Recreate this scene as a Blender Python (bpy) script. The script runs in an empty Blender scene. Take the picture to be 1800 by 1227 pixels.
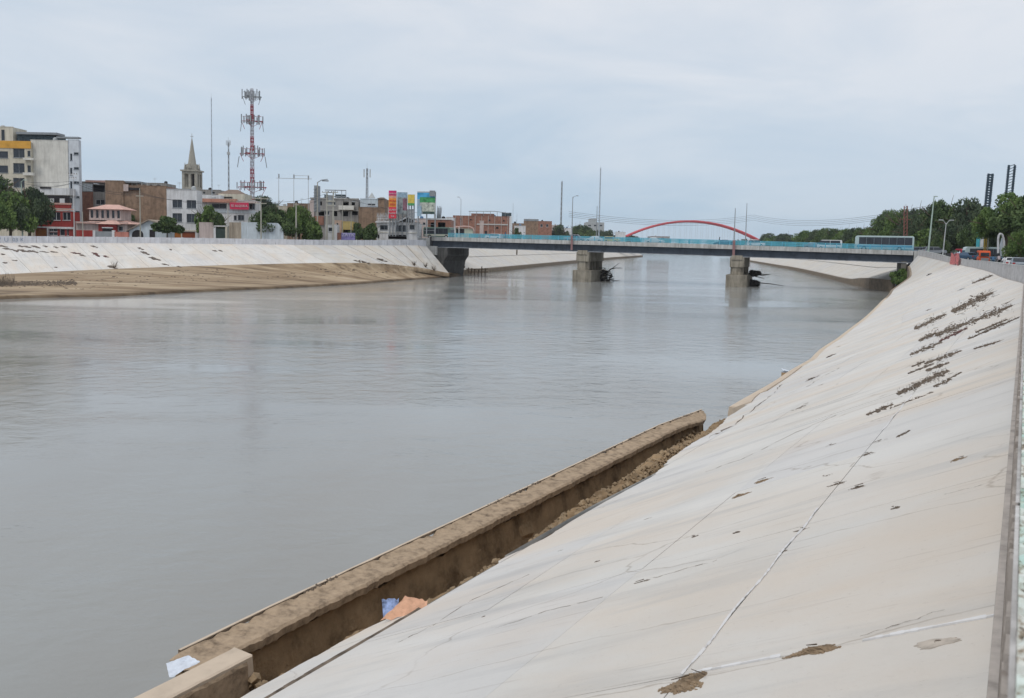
import bpy, math, random
import numpy as np
from mathutils import Vector
random.seed(7); rng = np.random.default_rng(7)
S = bpy.context.scene
COL = S.collection
# ---------------------------------------------------------------- camera
F = 1500.0; PITCH = 4.5; ROLL = 1.15; SH = -64.5/1800
p_ = math.radians(90-PITCH); r_ = math.radians(ROLL)
RX = np.array([[1,0,0],[0,math.cos(p_),-math.sin(p_)],[0,math.sin(p_),math.cos(p_)]])
RZ = np.array([[math.cos(r_),-math.sin(r_),0],[math.sin(r_),math.cos(r_),0],[0,0,1]])
R = RX@RZ
CAM = np.array([0,0,8.0])
cd = bpy.data.cameras.new('camera'); cam = bpy.data.objects.new('camera', cd); COL.objects.link(cam)
cd.sensor_fit = 'HORIZONTAL'; cd.sensor_width = 36; cd.lens = 36*F/1800; cd.shift_y = SH
cd.clip_start = 0.05; cd.clip_end = 12000; cd.dof.use_dof = True; cd.dof.focus_distance = 45; cd.dof.aperture_fstop = 9
from mathutils import Matrix
cam.matrix_world = Matrix.Translation(CAM.tolist()) @ Matrix([list(r) for r in R]).to_4x4()
S.camera = cam
# ---------------------------------------------------------------- world, sun, exposure
SUN_EL, SUN_AZ = 58, 215        # azimuth the light comes from, degrees clockwise from +Y
w = bpy.data.worlds.new("World"); S.world = w; w.use_nodes = True
nt = w.node_tree; nt.nodes.clear()
def N(nt, t, **k):
    n = nt.nodes.new(t)
    for a, b in k.items():
        if a == 'inp':
            for i, v in b.items(): n.inputs[i].default_value = v
        else: setattr(n, a, b)
    return n
def L(nt, a, b): nt.links.new(a, b)
def ramp(nt, stops, interp='LINEAR'):
    r = N(nt, 'ShaderNodeValToRGB'); cr = r.color_ramp; cr.interpolation = interp
    while len(cr.elements) < len(stops): cr.elements.new(0.5)
    for e, (p, c) in zip(cr.elements, stops):
        e.position = p; e.color = (*c, 1) if len(c) == 3 else c
    return r
out = N(nt, 'ShaderNodeOutputWorld')
sky = N(nt, 'ShaderNodeTexSky', sky_type='NISHITA', sun_disc=False, sun_elevation=math.radians(SUN_EL), sun_rotation=math.radians(SUN_AZ))
bg1 = N(nt, 'ShaderNodeBackground', inp={1: 0.10}); L(nt, sky.outputs[0], bg1.inputs[0])
tc = N(nt, 'ShaderNodeTexCoord'); sep = N(nt, 'ShaderNodeSeparateXYZ'); L(nt, tc.outputs['Generated'], sep.inputs[0])
gr = ramp(nt, [(0.0, (.43,.565,.70)), (.07, (.45,.575,.71)), (.15, (.53,.63,.74)), (.28, (.64,.70,.78)), (1.0, (.80,.84,.87))])
L(nt, sep.outputs[2], gr.inputs[0])
mp = N(nt, 'ShaderNodeMapping', inp={'Scale': (1.6,1.6,7.0), 'Location': (0.35,0.1,0.6)}); L(nt, tc.outputs['Generated'], mp.inputs[0])
n1 = N(nt, 'ShaderNodeTexNoise', inp={'Scale': 1.7, 'Detail': 7, 'Roughness': .55, 'Distortion': .5}); L(nt, mp.outputs[0], n1.inputs[0])
cr1 = ramp(nt, [(.36, (0,0,0)), (.64, (1,1,1))]); L(nt, n1.outputs[0], cr1.inputs[0])
mulz = N(nt, 'ShaderNodeMapRange', inp={1: .02, 2: .30, 3: .26, 4: .9}); L(nt, sep.outputs[2], mulz.inputs[0])
mm = N(nt, 'ShaderNodeMath', operation='MULTIPLY'); L(nt, cr1.outputs[0], mm.inputs[0]); L(nt, mulz.outputs[0], mm.inputs[1])
mx = N(nt, 'ShaderNodeMixRGB', inp={2: (.78,.80,.84,1)}); L(nt, mm.outputs[0], mx.inputs[0]); L(nt, gr.outputs[0], mx.inputs[1])
bg2 = N(nt, 'ShaderNodeBackground', inp={1: 1.06}); L(nt, mx.outputs[0], bg2.inputs[0])
ms = N(nt, 'ShaderNodeMixShader', inp={0: .93}); L(nt, bg1.outputs[0], ms.inputs[1]); L(nt, bg2.outputs[0], ms.inputs[2])
L(nt, ms.outputs[0], out.inputs[0])
sd = bpy.data.lights.new('sun', 'SUN'); sd.energy = 1.35; sd.angle = math.radians(14); sd.color = (1,.95,.88)
so = bpy.data.objects.new('sun', sd); COL.objects.link(so)
az = math.radians(SUN_AZ); el = math.radians(SUN_EL)
sv = Vector((math.sin(az)*math.cos(el), math.cos(az)*math.cos(el), math.sin(el)))
so.rotation_euler = sv.to_track_quat('Z', 'Y').to_euler(); so.location = (0,-20,60)
vs = S.view_settings; vs.view_transform = 'Standard'; vs.look = 'None'; vs.exposure = 0.0; vs.gamma = 1; vs.use_curve_mapping = False
# ---------------------------------------------------------------- pixel -> world
def ray(px, py): return R@np.array([(px-900)/F, -(py-613.5)/F+SH*1800/F, -1.0])
def atz(px, py, z): d = ray(px, py); return CAM+d*((z-8)/d[2])
def atY(px, py, Y): d = ray(px, py); return CAM+d*(Y/d[1])
# ---------------------------------------------------------------- mesh helpers
class MB:
    def __init__(s): s.v = []; s.f = []; s.uv = None
    def add(s, vs, fs):
        o = len(s.v); s.v += [tuple(map(float, q)) for q in vs]; s.f += [tuple(i+o for i in f) for f in fs]; return s
    def box(s, x0, y0, z0, x1, y1, z1):
        return s.add([(x0,y0,z0),(x1,y0,z0),(x1,y1,z0),(x0,y1,z0),(x0,y0,z1),(x1,y0,z1),(x1,y1,z1),(x0,y1,z1)],
            [(0,3,2,1),(4,5,6,7),(0,1,5,4),(1,2,6,5),(2,3,7,6),(3,0,4,7)])
    def obox(s, p, q, w, h, up=(0,0,1)):
        # bar from p to q, width w (horizontal-ish), height h
        p = np.array(p, float); q = np.array(q, float); d = q-p; d /= np.linalg.norm(d)
        u = np.array(up, float); a = np.cross(d, u)
        if np.linalg.norm(a) < 1e-4: a = np.cross(d, (1,0,0))
        a /= np.linalg.norm(a); b = np.cross(a, d); a = a*w/2; b = b*h/2
        c = [p-a-b, p+a-b, p+a+b, p-a+b, q-a-b, q+a-b, q+a+b, q-a+b]
        return s.add(c, [(0,1,2,3),(7,6,5,4),(1,0,4,5),(2,1,5,6),(3,2,6,7),(0,3,7,4)])
    def tube(s, p, q, r0, r1=None, n=7):
        r1 = r0 if r1 is None else r1
        p = np.array(p, float); q = np.array(q, float); d = q-p; l = np.linalg.norm(d)
        if l < 1e-6: return s
        d /= l; a = np.cross(d, (0,0,1) if abs(d[2]) < .9 else (1,0,0)); a /= np.linalg.norm(a); b = np.cross(d, a)
        vs = []
        for c, r in ((p, r0), (q, r1)):
            for k in range(n):
                t = 2*math.pi*k/n; vs.append(c+a*math.cos(t)*r+b*math.sin(t)*r)
        fs = [(k, (k+1) % n, n+(k+1) % n, n+k) for k in range(n)]+[tuple(range(n-1,-1,-1)), tuple(range(n, 2*n))]
        return s.add(vs, fs)
    def path(s, pts, r, n=6):
        for a, b in zip(pts[:-1], pts[1:]): s.tube(a, b, r, r, n)
        return s
    def prism(s, pts, vec):
        pts = [np.array(q, float) for q in pts]; vec = np.array(vec, float); n = len(pts)
        return s.add(pts+[q+vec for q in pts], [tuple(range(n-1,-1,-1)), tuple(range(n, 2*n))]+[(k,(k+1) % n,n+(k+1) % n,n+k) for k in range(n)])
    def grid(s, rows, flip=False):
        nr = len(rows); nc = len(rows[0]); vs = [q for r in rows for q in r]; fs = []
        for i in range(nr-1):
            for j in range(nc-1):
                f = (i*nc+j, i*nc+j+1, (i+1)*nc+j+1, (i+1)*nc+j)
                fs.append(f[::-1] if flip else f)
        return s.add(vs, fs)
    def cone(s, c, r, h, n=8): return s.tube(c, (c[0], c[1], c[2]+h), r, 0.01, n)
def link(m, name, mat, parent=None, uv=None, smooth=False, bevel=0):
    me = bpy.data.meshes.new(name)
    off = np.array(parent['_loc']) if parent is not None and '_loc' in parent else np.zeros(3)
    me.from_pydata([(x-off[0], y-off[1], z-off[2]) for x, y, z in m.v], [], m.f)
    if smooth: me.polygons.foreach_set('use_smooth', [True]*len(me.polygons))
    if uv is not None:
        ul = me.uv_layers.new(name='UVMap'); arr = np.array(uv, dtype=float)
        idx = np.empty(len(me.loops), dtype=np.int32); me.loops.foreach_get('vertex_index', idx)
        ul.data.foreach_set('uv', arr[idx].ravel())
    me.materials.append(mat); me.update()
    o = bpy.data.objects.new(name, me); COL.objects.link(o)
    if parent is not None:
        o.parent = parent; o['_loc'] = off.tolist()
    if bevel:
        b = o.modifiers.new('bevel', 'BEVEL'); b.width = bevel; b.segments = 2; b.limit_method = 'ANGLE'
    return o
def tag(o, label=None, cat=None, group=None, kind=None):
    if label: o['label'] = label
    if cat: o['category'] = cat
    if group: o['group'] = group
    if kind: o['kind'] = kind
    return o
def thing(name, loc, label, cat, group=None, kind=None):
    o = bpy.data.objects.new(name, None); COL.objects.link(o); o.location = [float(c) for c in loc]; o['_loc'] = [float(c) for c in loc]
    return tag(o, label, cat, group, kind)
def put(o, loc, rz=0, sc=None):
    o.location = [float(c) for c in loc]; o.rotation_euler = (0, 0, rz)
    if sc: o.scale = sc
    return o
def dup(root, label=None, group=None):
    r = root.copy(); COL.objects.link(r)
    if label: r['label'] = label
    if group: r['group'] = group
    for ch in list(root.children):
        c = ch.copy(); COL.objects.link(c); c.parent = r
        for g in list(ch.children):
            d = g.copy(); COL.objects.link(d); d.parent = c
    return r
# ---------------------------------------------------------------- materials
MATS = {}
def mat(name, col, rough=.8, var=.18, scale=.6, bump=0, bscale=8, metal=0, col2=None, spec=.3, stretch=None, uvc=False, streak=0):
    if name in MATS: return MATS[name]
    m = bpy.data.materials.new(name); m.use_nodes = True; t = m.node_tree; b = t.nodes['Principled BSDF']
    b.inputs['Roughness'].default_value = rough; b.inputs['Metallic'].default_value = metal; b.inputs['Specular IOR Level'].default_value = spec
    c = N(t, 'ShaderNodeTexCoord'); src = c.outputs['UV'] if uvc else c.outputs['Object']
    mpn = N(t, 'ShaderNodeMapping', inp={'Scale': stretch or (1,1,1)}); L(t, src, mpn.inputs[0])
    n = N(t, 'ShaderNodeTexNoise', inp={'Scale': scale, 'Detail': 9, 'Roughness': .65}); L(t, mpn.outputs[0], n.inputs[0])
    d = tuple(max(0, x*(1-var*1.6)) for x in col) if col2 is None else col2
    li = tuple(min(1, x*(1+var)) for x in col)
    r = ramp(t, [(.28, d), (.5, col), (.75, li)]); L(t, n.outputs[0], r.inputs[0]); last = r.outputs[0]
    if streak:
        mp2 = N(t, 'ShaderNodeMapping', inp={'Scale': (1.3,1.3,.12)}); L(t, src, mp2.inputs[0])
        n2 = N(t, 'ShaderNodeTexNoise', inp={'Scale': 1.6, 'Detail': 6, 'Roughness': .7}); L(t, mp2.outputs[0], n2.inputs[0])
        r2 = ramp(t, [(.42, (1,1,1)), (.62, (1-streak,1-streak*1.03,1-streak*1.08))]); L(t, n2.outputs[0], r2.inputs[0])
        mu = N(t, 'ShaderNodeMixRGB', blend_type='MULTIPLY', inp={0: 1}); L(t, last, mu.inputs[1]); L(t, r2.outputs[0], mu.inputs[2]); last = mu.outputs[0]
    L(t, last, b.inputs['Base Color'])
    if bump:
        n3 = N(t, 'ShaderNodeTexNoise', inp={'Scale': bscale, 'Detail': 8, 'Roughness': .65}); L(t, src, n3.inputs[0])
        bn = N(t, 'ShaderNodeBump', inp={'Strength': .6, 'Distance': bump}); L(t, n3.outputs[0], bn.inputs['Height']); L(t, bn.outputs[0], b.inputs['Normal'])
    MATS[name] = m; return m
def paint(name, col, **k):
    k.setdefault('var', .14); k.setdefault('scale', .35); k.setdefault('streak', .22); return mat(name, col, **k)
CONC = mat('concrete', (.36,.35,.33), var=.2, scale=.5, bump=.01, streak=.25)
PALEC = mat('pale_concrete', (.50,.50,.49), var=.12, scale=.5, streak=.15)
DARKST = mat('dark_steel', (.035,.05,.075), rough=.6, var=.35, scale=.8)
GLASS = mat('window_glass', (.03,.035,.045), rough=.12, var=.3, scale=.4, spec=.5)
METAL = mat('galvanised_metal', (.42,.44,.45), rough=.5, var=.15)
GREYP = mat('grey_paint', (.25,.27,.29), rough=.6)
WHITE = paint('white_paint', (.66,.67,.69))
RUBBER = mat('black_rubber', (.02,.02,.02), rough=.9)
MUD = mat('mud', (.25,.175,.105), rough=.95, var=.5, scale=1.7, bump=.10, bscale=5, col2=(.07,.045,.026), spec=.2)  # mud mottling, contrast widened to paint in lit and shaded lumps
SOIL = mat('dry_soil', (.24,.175,.115), rough=1, var=.45, scale=6, bump=.03, bscale=20, col2=(.07,.05,.035))
LITTER = mat('dark_plant_litter', (.15,.12,.095), rough=1, var=.6, scale=5, bump=.02, bscale=25, col2=(.045,.036,.03))
BARK = mat('bark', (.12,.09,.065), rough=.95, var=.4, scale=3, bump=.03)
SNAG = mat('wet_driftwood', (.05,.043,.037), rough=.8, var=.5, scale=2)

def slope_material(name, light, stain, grey, seed):
    m = bpy.data.materials.new(name); m.use_nodes = True; t = m.node_tree; b = t.nodes['Principled BSDF']
    b.inputs['Roughness'].default_value = .9; b.inputs['Specular IOR Level'].default_value = .2
    c = N(t, 'ShaderNodeTexCoord')
    def nz(sc, scale, det=8, loc=(0,0,0), rough=.6, dist=0):
        mpn = N(t, 'ShaderNodeMapping', inp={'Scale': sc, 'Location': (loc[0]+seed, loc[1], 0)}); L(t, c.outputs['UV'], mpn.inputs[0])
        n = N(t, 'ShaderNodeTexNoise', inp={'Scale': scale, 'Detail': det, 'Roughness': rough, 'Distortion': dist}); L(t, mpn.outputs[0], n.inputs[0]); return n.outputs[0]
    def mixc(fac, a, bcol, bt='MIX'):
        x = N(t, 'ShaderNodeMixRGB', blend_type=bt)
        if hasattr(fac, 'node'): L(t, fac, x.inputs[0])
        else: x.inputs[0].default_value = fac
        L(t, a, x.inputs[1])
        if hasattr(bcol, 'node'): L(t, bcol, x.inputs[2])
        else: x.inputs[2].default_value = (*bcol, 1)
        return x.outputs[0]
    r0 = ramp(t, [(.3, tuple(x*.88 for x in light)), (.55, light), (.8, tuple(x*1.08 for x in light))]); L(t, nz((1,1,1), .35), r0.inputs[0])
    # beige wash, drawn out down the slope
    rs = ramp(t, [(.42, (0,0,0)), (.66, (.72,.72,.72))]); L(t, nz((.5,.22,1), .8, loc=(3,7,0), dist=.6), rs.inputs[0])
    x = mixc(rs.outputs[0], r0.outputs[0], stain)
    rg = ramp(t, [(.52, (0,0,0)), (.72, (.85,.85,.85))]); L(t, nz((1.6,.25,1), 1.1, loc=(13,2,0), dist=.3), rg.inputs[0])
    x = mixc(rg.outputs[0], x, grey)
    # fine scratches running down the slope
    rf = ramp(t, [(.59, (1,1,1)), (.68, (.74,.71,.69))]); L(t, nz((7,.35,1), 1.6, 6, loc=(1,1,0), rough=.7, dist=.25), rf.inputs[0])
    x = mixc(.75, x, rf.outputs[0], 'MULTIPLY')
    # speckle
    rp = ramp(t, [(.30, (.62,.59,.56)), (.42, (1,1,1)), (.62, (1,1,1)), (.72, (1.1,1.1,1.1))]); L(t, nz((1.5,.8,1), 16, 9, rough=.85), rp.inputs[0])
    x = mixc(1.0, x, rp.outputs[0], 'MULTIPLY')
    # hairline cracks
    mpv = N(t, 'ShaderNodeMapping', inp={'Scale': (.55,.28,1), 'Location': (seed,0,0)}); L(t, c.outputs['UV'], mpv.inputs[0])
    nd = N(t, 'ShaderNodeTexNoise', inp={'Scale': 2.2, 'Detail': 6}); L(t, mpv.outputs[0], nd.inputs[0])
    ad = N(t, 'ShaderNodeMixRGB', blend_type='ADD', inp={0: .35}); L(t, mpv.outputs[0], ad.inputs[1]); L(t, nd.outputs[1], ad.inputs[2])
    vo = N(t, 'ShaderNodeTexVoronoi', feature='DISTANCE_TO_EDGE', inp={'Scale': 1.0}); L(t, ad.outputs[0], vo.inputs[0])
    rv = ramp(t, [(.0, (.62,.58,.54)), (.006, (1,1,1))]); L(t, vo.outputs[0], rv.inputs[0])
    gate = ramp(t, [(.45, (0,0,0)), (.55, (1,1,1))]); L(t, nz((1,1,1), .5, 3, loc=(31,5,0)), gate.inputs[0])
    x2 = mixc(gate.outputs[0], x, x, 'MIX'); xm = mixc(.8, x, rv.outputs[0], 'MULTIPLY')
    y = N(t, 'ShaderNodeMixRGB'); L(t, gate.outputs[0], y.inputs[0]); L(t, x, y.inputs[1]); L(t, xm, y.inputs[2])
    oi = N(t, 'ShaderNodeObjectInfo'); rr = ramp(t, [(0, (.95,.95,.96)), (.5, (1,.995,.985)), (1, (1.0,.98,.95))]); L(t, oi.outputs['Random'], rr.inputs[0])
    z = mixc(1.0, y.outputs[0], rr.outputs[0], 'MULTIPLY')
    L(t, z, b.inputs['Base Color'])
    bn = N(t, 'ShaderNodeBump', inp={'Strength': .5, 'Distance': .02}); L(t, nz((1,1,1), 9, 11, rough=.8), bn.inputs['Height']); L(t, bn.outputs[0], b.inputs['Normal'])
    MATS[name] = m; return m
SLOPE = slope_material('slope_concrete', (.625,.615,.60), (.61,.54,.47), (.47,.465,.46), 0)
SLOPEL = slope_material('far_slope_concrete', (.56,.55,.53), (.52,.46,.39), (.47,.47,.47), 40)
BED = mat('mortar_bed', (.42,.405,.39), rough=1, var=.2)
MORTAR = mat('white_mortar', (.63,.63,.64), rough=.9, var=.1, scale=2)
# ================================================================ setting: water, banks, ground
def interp(x, xs, ys): return float(np.interp(x, xs, ys))
A2 = np.array([.514,.858]); A2 /= np.linalg.norm(A2); B2 = np.array([-A2[1], A2[0]])
def smoothpoly(pts, step):
    pts = np.array(pts, float); d = np.r_[0, np.cumsum(np.linalg.norm(np.diff(pts[:, :2], axis=0), axis=1))]
    n = max(2, int(d[-1]/step)); t = np.linspace(0, d[-1], n+1)
    return np.stack([np.interp(t, d, pts[:, k]) for k in range(pts.shape[1])], 1)
def chaikin(pts, k=2):
    pts = np.array(pts, float)
    for _ in range(k):
        q = [pts[0]]
        for a, b in zip(pts[:-1], pts[1:]): q += [a*.75+b*.25, a*.25+b*.75]
        q.append(pts[-1]); pts = np.array(q)
    return pts
ctr = [tuple(A2*s) for s in range(-14, 60, 4)]+[(34,59.2),(44.7,79.9),(55,101.7),(62,117.5),(66.5,129.9),(71.5,144),(75.5,156),(78.5,166)]
CR = smoothpoly(chaikin(ctr, 3), .25); CS = np.arange(len(CR))*np.linalg.norm(CR[1]-CR[0])-14.0
TG = np.gradient(CR, axis=0)
kk = np.ones(41)/41; TG = np.stack([np.convolve(np.pad(TG[:, k], 20, 'edge'), kk, 'valid') for k in range(2)], 1)
TG /= np.linalg.norm(TG, axis=1)[:, None]; NR = np.stack([-TG[:, 1], TG[:, 0]], 1)
SEND = CS[-1]
zc = lambda s: interp(s, [0,130,150,170,SEND], [6.4,6.4,6.7,7.2,7.6])
def crest(s):
    return np.array([np.interp(s, CS, CR[:, k]) for k in range(2)]), np.array([np.interp(s, CS, NR[:, k]) for k in range(2)])
def proj(x, y):
    d = (CR[:, 0]-x)**2+(CR[:, 1]-y)**2; i = int(np.argmin(d)); v = np.array([x, y])-CR[i]
    return CS[i]+v@TG[i], v@NR[i]
SL = 6.4/13.4
toe_ctl = [(-14,8.6,6.4-8.6*SL),(27,8.6,6.4-8.6*SL),(35,9.3,6.4-9.3*SL),(41,9.7,6.4-9.7*SL),(50,11.0,6.4-11*SL)]
for px, py, z in [(1440,621,1.15),(1478,595,1.15),(1505,573,1.2),(1535,548,1.3),(1552,530,1.6),(1569,510,2.4)]:
    P = atz(px, py, z); s_, u_ = proj(P[0], P[1]); toe_ctl.append((s_, u_, z))
toe_ctl.append(((toe_ctl[-1][0]+SEND)/2, toe_ctl[-1][1]*.45, 4.0)); toe_ctl.append((SEND, 1.4, 5.6))
TS = [t[0] for t in toe_ctl]
_sg = np.arange(-14, SEND+.01, .5); _k = np.hanning(17)/np.hanning(17).sum()
_sm = lambda a: np.convolve(np.pad(a, 8, 'edge'), _k, 'valid')
_ug = _sm(np.interp(_sg, TS, [t[1] for t in toe_ctl])); _zg = _sm(np.interp(_sg, TS, [t[2] for t in toe_ctl]))
um = lambda s: float(np.interp(s, _sg, _ug)); zt = lambda s: float(np.interp(s, _sg, _zg))
print('toe', [(round(a), round(b,1), round(c,1)) for a, b, c in toe_ctl])
def PR(s, u, dz=0):
    c, n = crest(s); z = zc(s)-(zc(s)-zt(s))*u/um(s)
    return np.array([c[0]+n[0]*u, c[1]+n[1]*u, z+dz])
EDGE = [(-14,7.15),(3,7.1),(6.2,7.07),(7.6,7.05),(8.4,6.98),(8.65,6.46),(9.7,6.39),(10.9,6.47),(11.5,6.2),(13.2,6.34),(14.9,6.2),(15.5,6.06),(17,6.4),(18.5,6.75),(20.9,7.07),(22.2,7.03),(25,7.5),(27.0,8.0),(30.5,8.25),(31.8,8.9)]
def uedge(s): return um(s) if s > 31.8 else interp(s, [e[0] for e in EDGE], [e[1] for e in EDGE])+.02*math.sin(s*9.1)+.015*math.sin(s*23)

# ---- water
WATER = bpy.data.materials.new('river_water'); WATER.use_nodes = True; t = WATER.node_tree; b = t.nodes['Principled BSDF']
c = N(t, 'ShaderNodeTexCoord')
def wn(sc, scale, det, rough=.6, dist=0, loc=(0,0,0)):
    m_ = N(t, 'ShaderNodeMapping', inp={'Scale': sc, 'Rotation': (0,0,math.radians(-20)), 'Location': loc}); L(t, c.outputs['Object'], m_.inputs[0])
    n = N(t, 'ShaderNodeTexNoise', inp={'Scale': scale, 'Detail': det, 'Roughness': rough, 'Distortion': dist}); L(t, m_.outputs[0], n.inputs[0]); return n.outputs[0]
wr = ramp(t, [(.3, (.238,.232,.218)), (.7, (.295,.315,.318))]); L(t, wn((1,.35,1), .05, 5), wr.inputs[0]); L(t, wr.outputs[0], b.inputs['Base Color'])
b.inputs['Roughness'].default_value = .09; b.inputs['IOR'].default_value = 1.33
gust = ramp(t, [(.38, (.12,.12,.12)), (.62, (1,1,1))]); L(t, wn((.5,1.6,1), .045, 5, loc=(3,1,0), dist=.6), gust.inputs[0])
h1 = wn((1,1.5,1), 2.6, 5, .55); h2 = wn((1,1.4,1), .55, 4, .5, .4)
mA = N(t, 'ShaderNodeMath', operation='MULTIPLY_ADD', inp={1: 4.0}); L(t, h2, mA.inputs[0]); L(t, h1, mA.inputs[2])
bn = N(t, 'ShaderNodeBump', inp={'Distance': .045}); L(t, mA.outputs[0], bn.inputs['Height'])
mg = N(t, 'ShaderNodeMath', operation='MULTIPLY', inp={1: .62}); L(t, gust.outputs[0], mg.inputs[0]); L(t, mg.outputs[0], bn.inputs['Strength']); L(t, bn.outputs[0], b.inputs['Normal'])
tag(link(MB().add([(-900,-200,0),(1600,-200,0),(1600,3000,0),(-900,3000,0)], [(0,1,2,3)]), 'river_water', WATER), 'grey brown river water with faint ripples reflecting the sky', kind='structure')

# ---- right bank: bed, slabs
emb = thing('concrete_embankment', (0,0,0), 'pale concrete slab embankment sloping down from the near parapet wall', None, kind='structure')
ss = list(np.arange(-14, SEND, 1.0))+[SEND]
rows = []
for s in ss: rows.append([PR(s, uedge(s)*k/22*.997, -.014 if uedge(s)*k/22 < 6.0 or s > 28 else -.165) for k in range(23)])
link(MB().grid(rows, True), 'mortar_bed', BED, emb)
bed_hit = MB().grid([[PR(s, uedge(s)*k/12) for k in range(13)] for s in np.arange(-14, SEND, .5)])
UJ = [.0,1.46,2.9,4.6,6.3,99]
sj = [-13.7]
while sj[-1] < SEND-3: sj.append(sj[-1]+3.0)
sj = [s for s in sj]; sj = [s+(4.3-sj[6]) for s in sj]     # one joint falls at s=4.3
sj = [s for s in sj if s > -14]+[SEND]
G = .004
for i, (s0, s1) in enumerate(zip(sj[:-1], sj[1:])):
    rough_zone = s1 > 142
    for j in range(5):
        n_s = 14 if (j >= 3 and s1 < 29) else 5
        svals = np.linspace(s0+G, s1-G, n_s); g2 = .09 if (j == 4 and s0 < 8.4) else G
        top = []; bad = 0
        drop = -.01 if (j == 4 and s0 < 8.4) else 0
        dz = (rng.random(4)-.5)*.008
        for a_, s in enumerate(svals):
            ue = uedge(s); u0 = min(UJ[j]+(g2 if j not in (2,3) else .0012), ue); u1 = min(UJ[j+1]-(G if j not in (1,2) else .0012), ue)
            if ue-u0 < .15: bad += 1; u0 = u1 = min(u0, ue)
            f = a_/(n_s-1)
            top.append([PR(s, u0+(u1-u0)*k/3, drop+(dz[0]*(1-f)+dz[1]*f)*(1-k/3)+(dz[2]*(1-f)+dz[3]*f)*k/3) for k in range(4)])
        if bad >= n_s-1: continue
        m = MB().grid(top, True); nv = len(m.v); nc = 4; nr = len(top)
        per = [(r_, 0) for r_ in range(nr)]+[(nr-1, k) for k in range(1, nc)]+[(r_, nc-1) for r_ in range(nr-2, -1, -1)]+[(0, k) for k in range(nc-2, 0, -1)]
        ids = [r_*nc+k for r_, k in per]; lo = [tuple(np.array(m.v[q])-np.array([0,0,.15])) for q in ids]
        m.v += lo; P_ = len(ids)
        m.f += [(ids[q], ids[(q+1) % P_], nv+(q+1) % P_, nv+q) for q in range(P_)]
        uvv = []
        for q in m.v: uvv.append(proj(q[0], q[1]))
        link(m, 'concrete_slab', SLOPEL if rough_zone else SLOPE, emb, uv=uvv)
# white mortar lines smeared over two joints
def strip(pts, wid, name='mortar_joint', mt=MORTAR, parent=emb, th=.006):
    m = MB()
    for (a, b_) in zip(pts[:-1], pts[1:]):
        a = np.array(a); b_ = np.array(b_); w1 = wid*(.15+.95*rng.random()) if wid > 0 else -wid*(.85+.3*rng.random()); d = b_-a; nn = np.cross(d, (0,-.4,1)); nn /= np.linalg.norm(nn)
        m.add([a-nn*w1/2, a+nn*w1/2, b_+nn*w1/2, b_-nn*w1/2, a-nn*w1/2+[0,0,-.02], a+nn*w1/2+[0,0,-.02], b_+nn*w1/2+[0,0,-.02], b_-nn*w1/2+[0,0,-.02]],
              [(3,2,1,0),(0,1,5,4),(1,2,6,5),(2,3,7,6),(3,0,4,7)])
    return link(m, name, mt, parent)
strip([PR(s, 1.46+.01*math.sin(s*5), .012) for s in np.arange(4.3, 7.9, .05)], .017)
strip([PR(s, 1.46+.01*math.sin(s*5), .010) for s in np.arange(11.8, 15.2, .15)], .02)
strip([PR(s, 6.34+.012*math.sin(s*3), .004) for s in np.arange(3.6, 8.55, .15)], -.05, 'dark_joint_strip', LITTER)  # dark strip laid flush along the lower joint
strip([PR(4.3, u, .012) for u in np.arange(.03, .6, .03)], .017)
strip([PR(4.3, u, .012) for u in np.arange(.95, 1.45, .05)], .018)
strip([PR(4.3+.02*math.sin(u*7), u, .012) for u in np.arange(2.9, 4.4, .1)], .014)

from mathutils import noise as mn
fr0 = lambda s, u: (A2[0]*s+B2[0]*u, A2[1]*s+B2[1]*u)
# ---- parapet wall on the right
wall = thing('parapet_wall', crest(10)[0].tolist()+[6.4], 'long pale grey concrete parapet wall curving along the crest of the near embankment', 'wall')
WALLM = mat('wall_whitewash', (.58,.565,.565), var=.22, scale=3.5, bump=.012, bscale=26, streak=.3)
STUC = mat('speckled_stucco', (.52,.56,.53), var=.35, scale=48, bump=.02, bscale=60, col2=(.06,.07,.065))  # dark second tone paints in the shade of small pits
htop = lambda s: interp(s, [0,70,150,165,SEND], [1.1,1.0,.86,1.0,1.05])
s = -10.0
while s < SEND-.5:
    L_ = 1.5 if s < 20 else 3.0
    e = min(s+L_, SEND); pts = np.linspace(s+.012, e-.012, 4)
    m = MB()
    def ring(s_, u, z): c, n = crest(s_); return (c[0]+n[0]*u, c[1]+n[1]*u, z)
    rows = [[ring(q, -.012, zc(q)-.3), ring(q, -.03, zc(q)+htop(q)-.07), ring(q, -.2, zc(q)+htop(q)-.07), ring(q, -.2, zc(q)-.3)] for q in pts]
    m.grid(rows); n4 = len(rows)
    m.f += [(0,1,2,3), tuple(4*(n4-1)+k for k in (3,2,1,0))]
    link(m, 'wall_panel', WALLM, wall)
    m = MB(); rows = [[ring(q, -.024, zc(q)+htop(q)-.068), ring(q, -.026, zc(q)+htop(q)-.006), ring(q, -.034, zc(q)+htop(q)+.012), ring(q, -.24, zc(q)+htop(q)), ring(q, -.24, zc(q)+htop(q)-.068)] for q in pts]
    m.grid(rows); m.f += [(0,1,2,3,4), tuple(5*(n4-1)+k for k in (4,3,2,1,0))]
    link(m, 'coping', STUC, wall)
    m = MB(); m.grid([[ring(q, -.0125, zc(q)+htop(q)-.066), ring(q, -.011, zc(q)+htop(q)-.004), ring(q, -.018, zc(q)+htop(q)-.003), ring(q, -.018, zc(q)+htop(q)-.066)] for q in pts]); link(m, 'coping_edge', WALLM, wall)
    s = e
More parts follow.
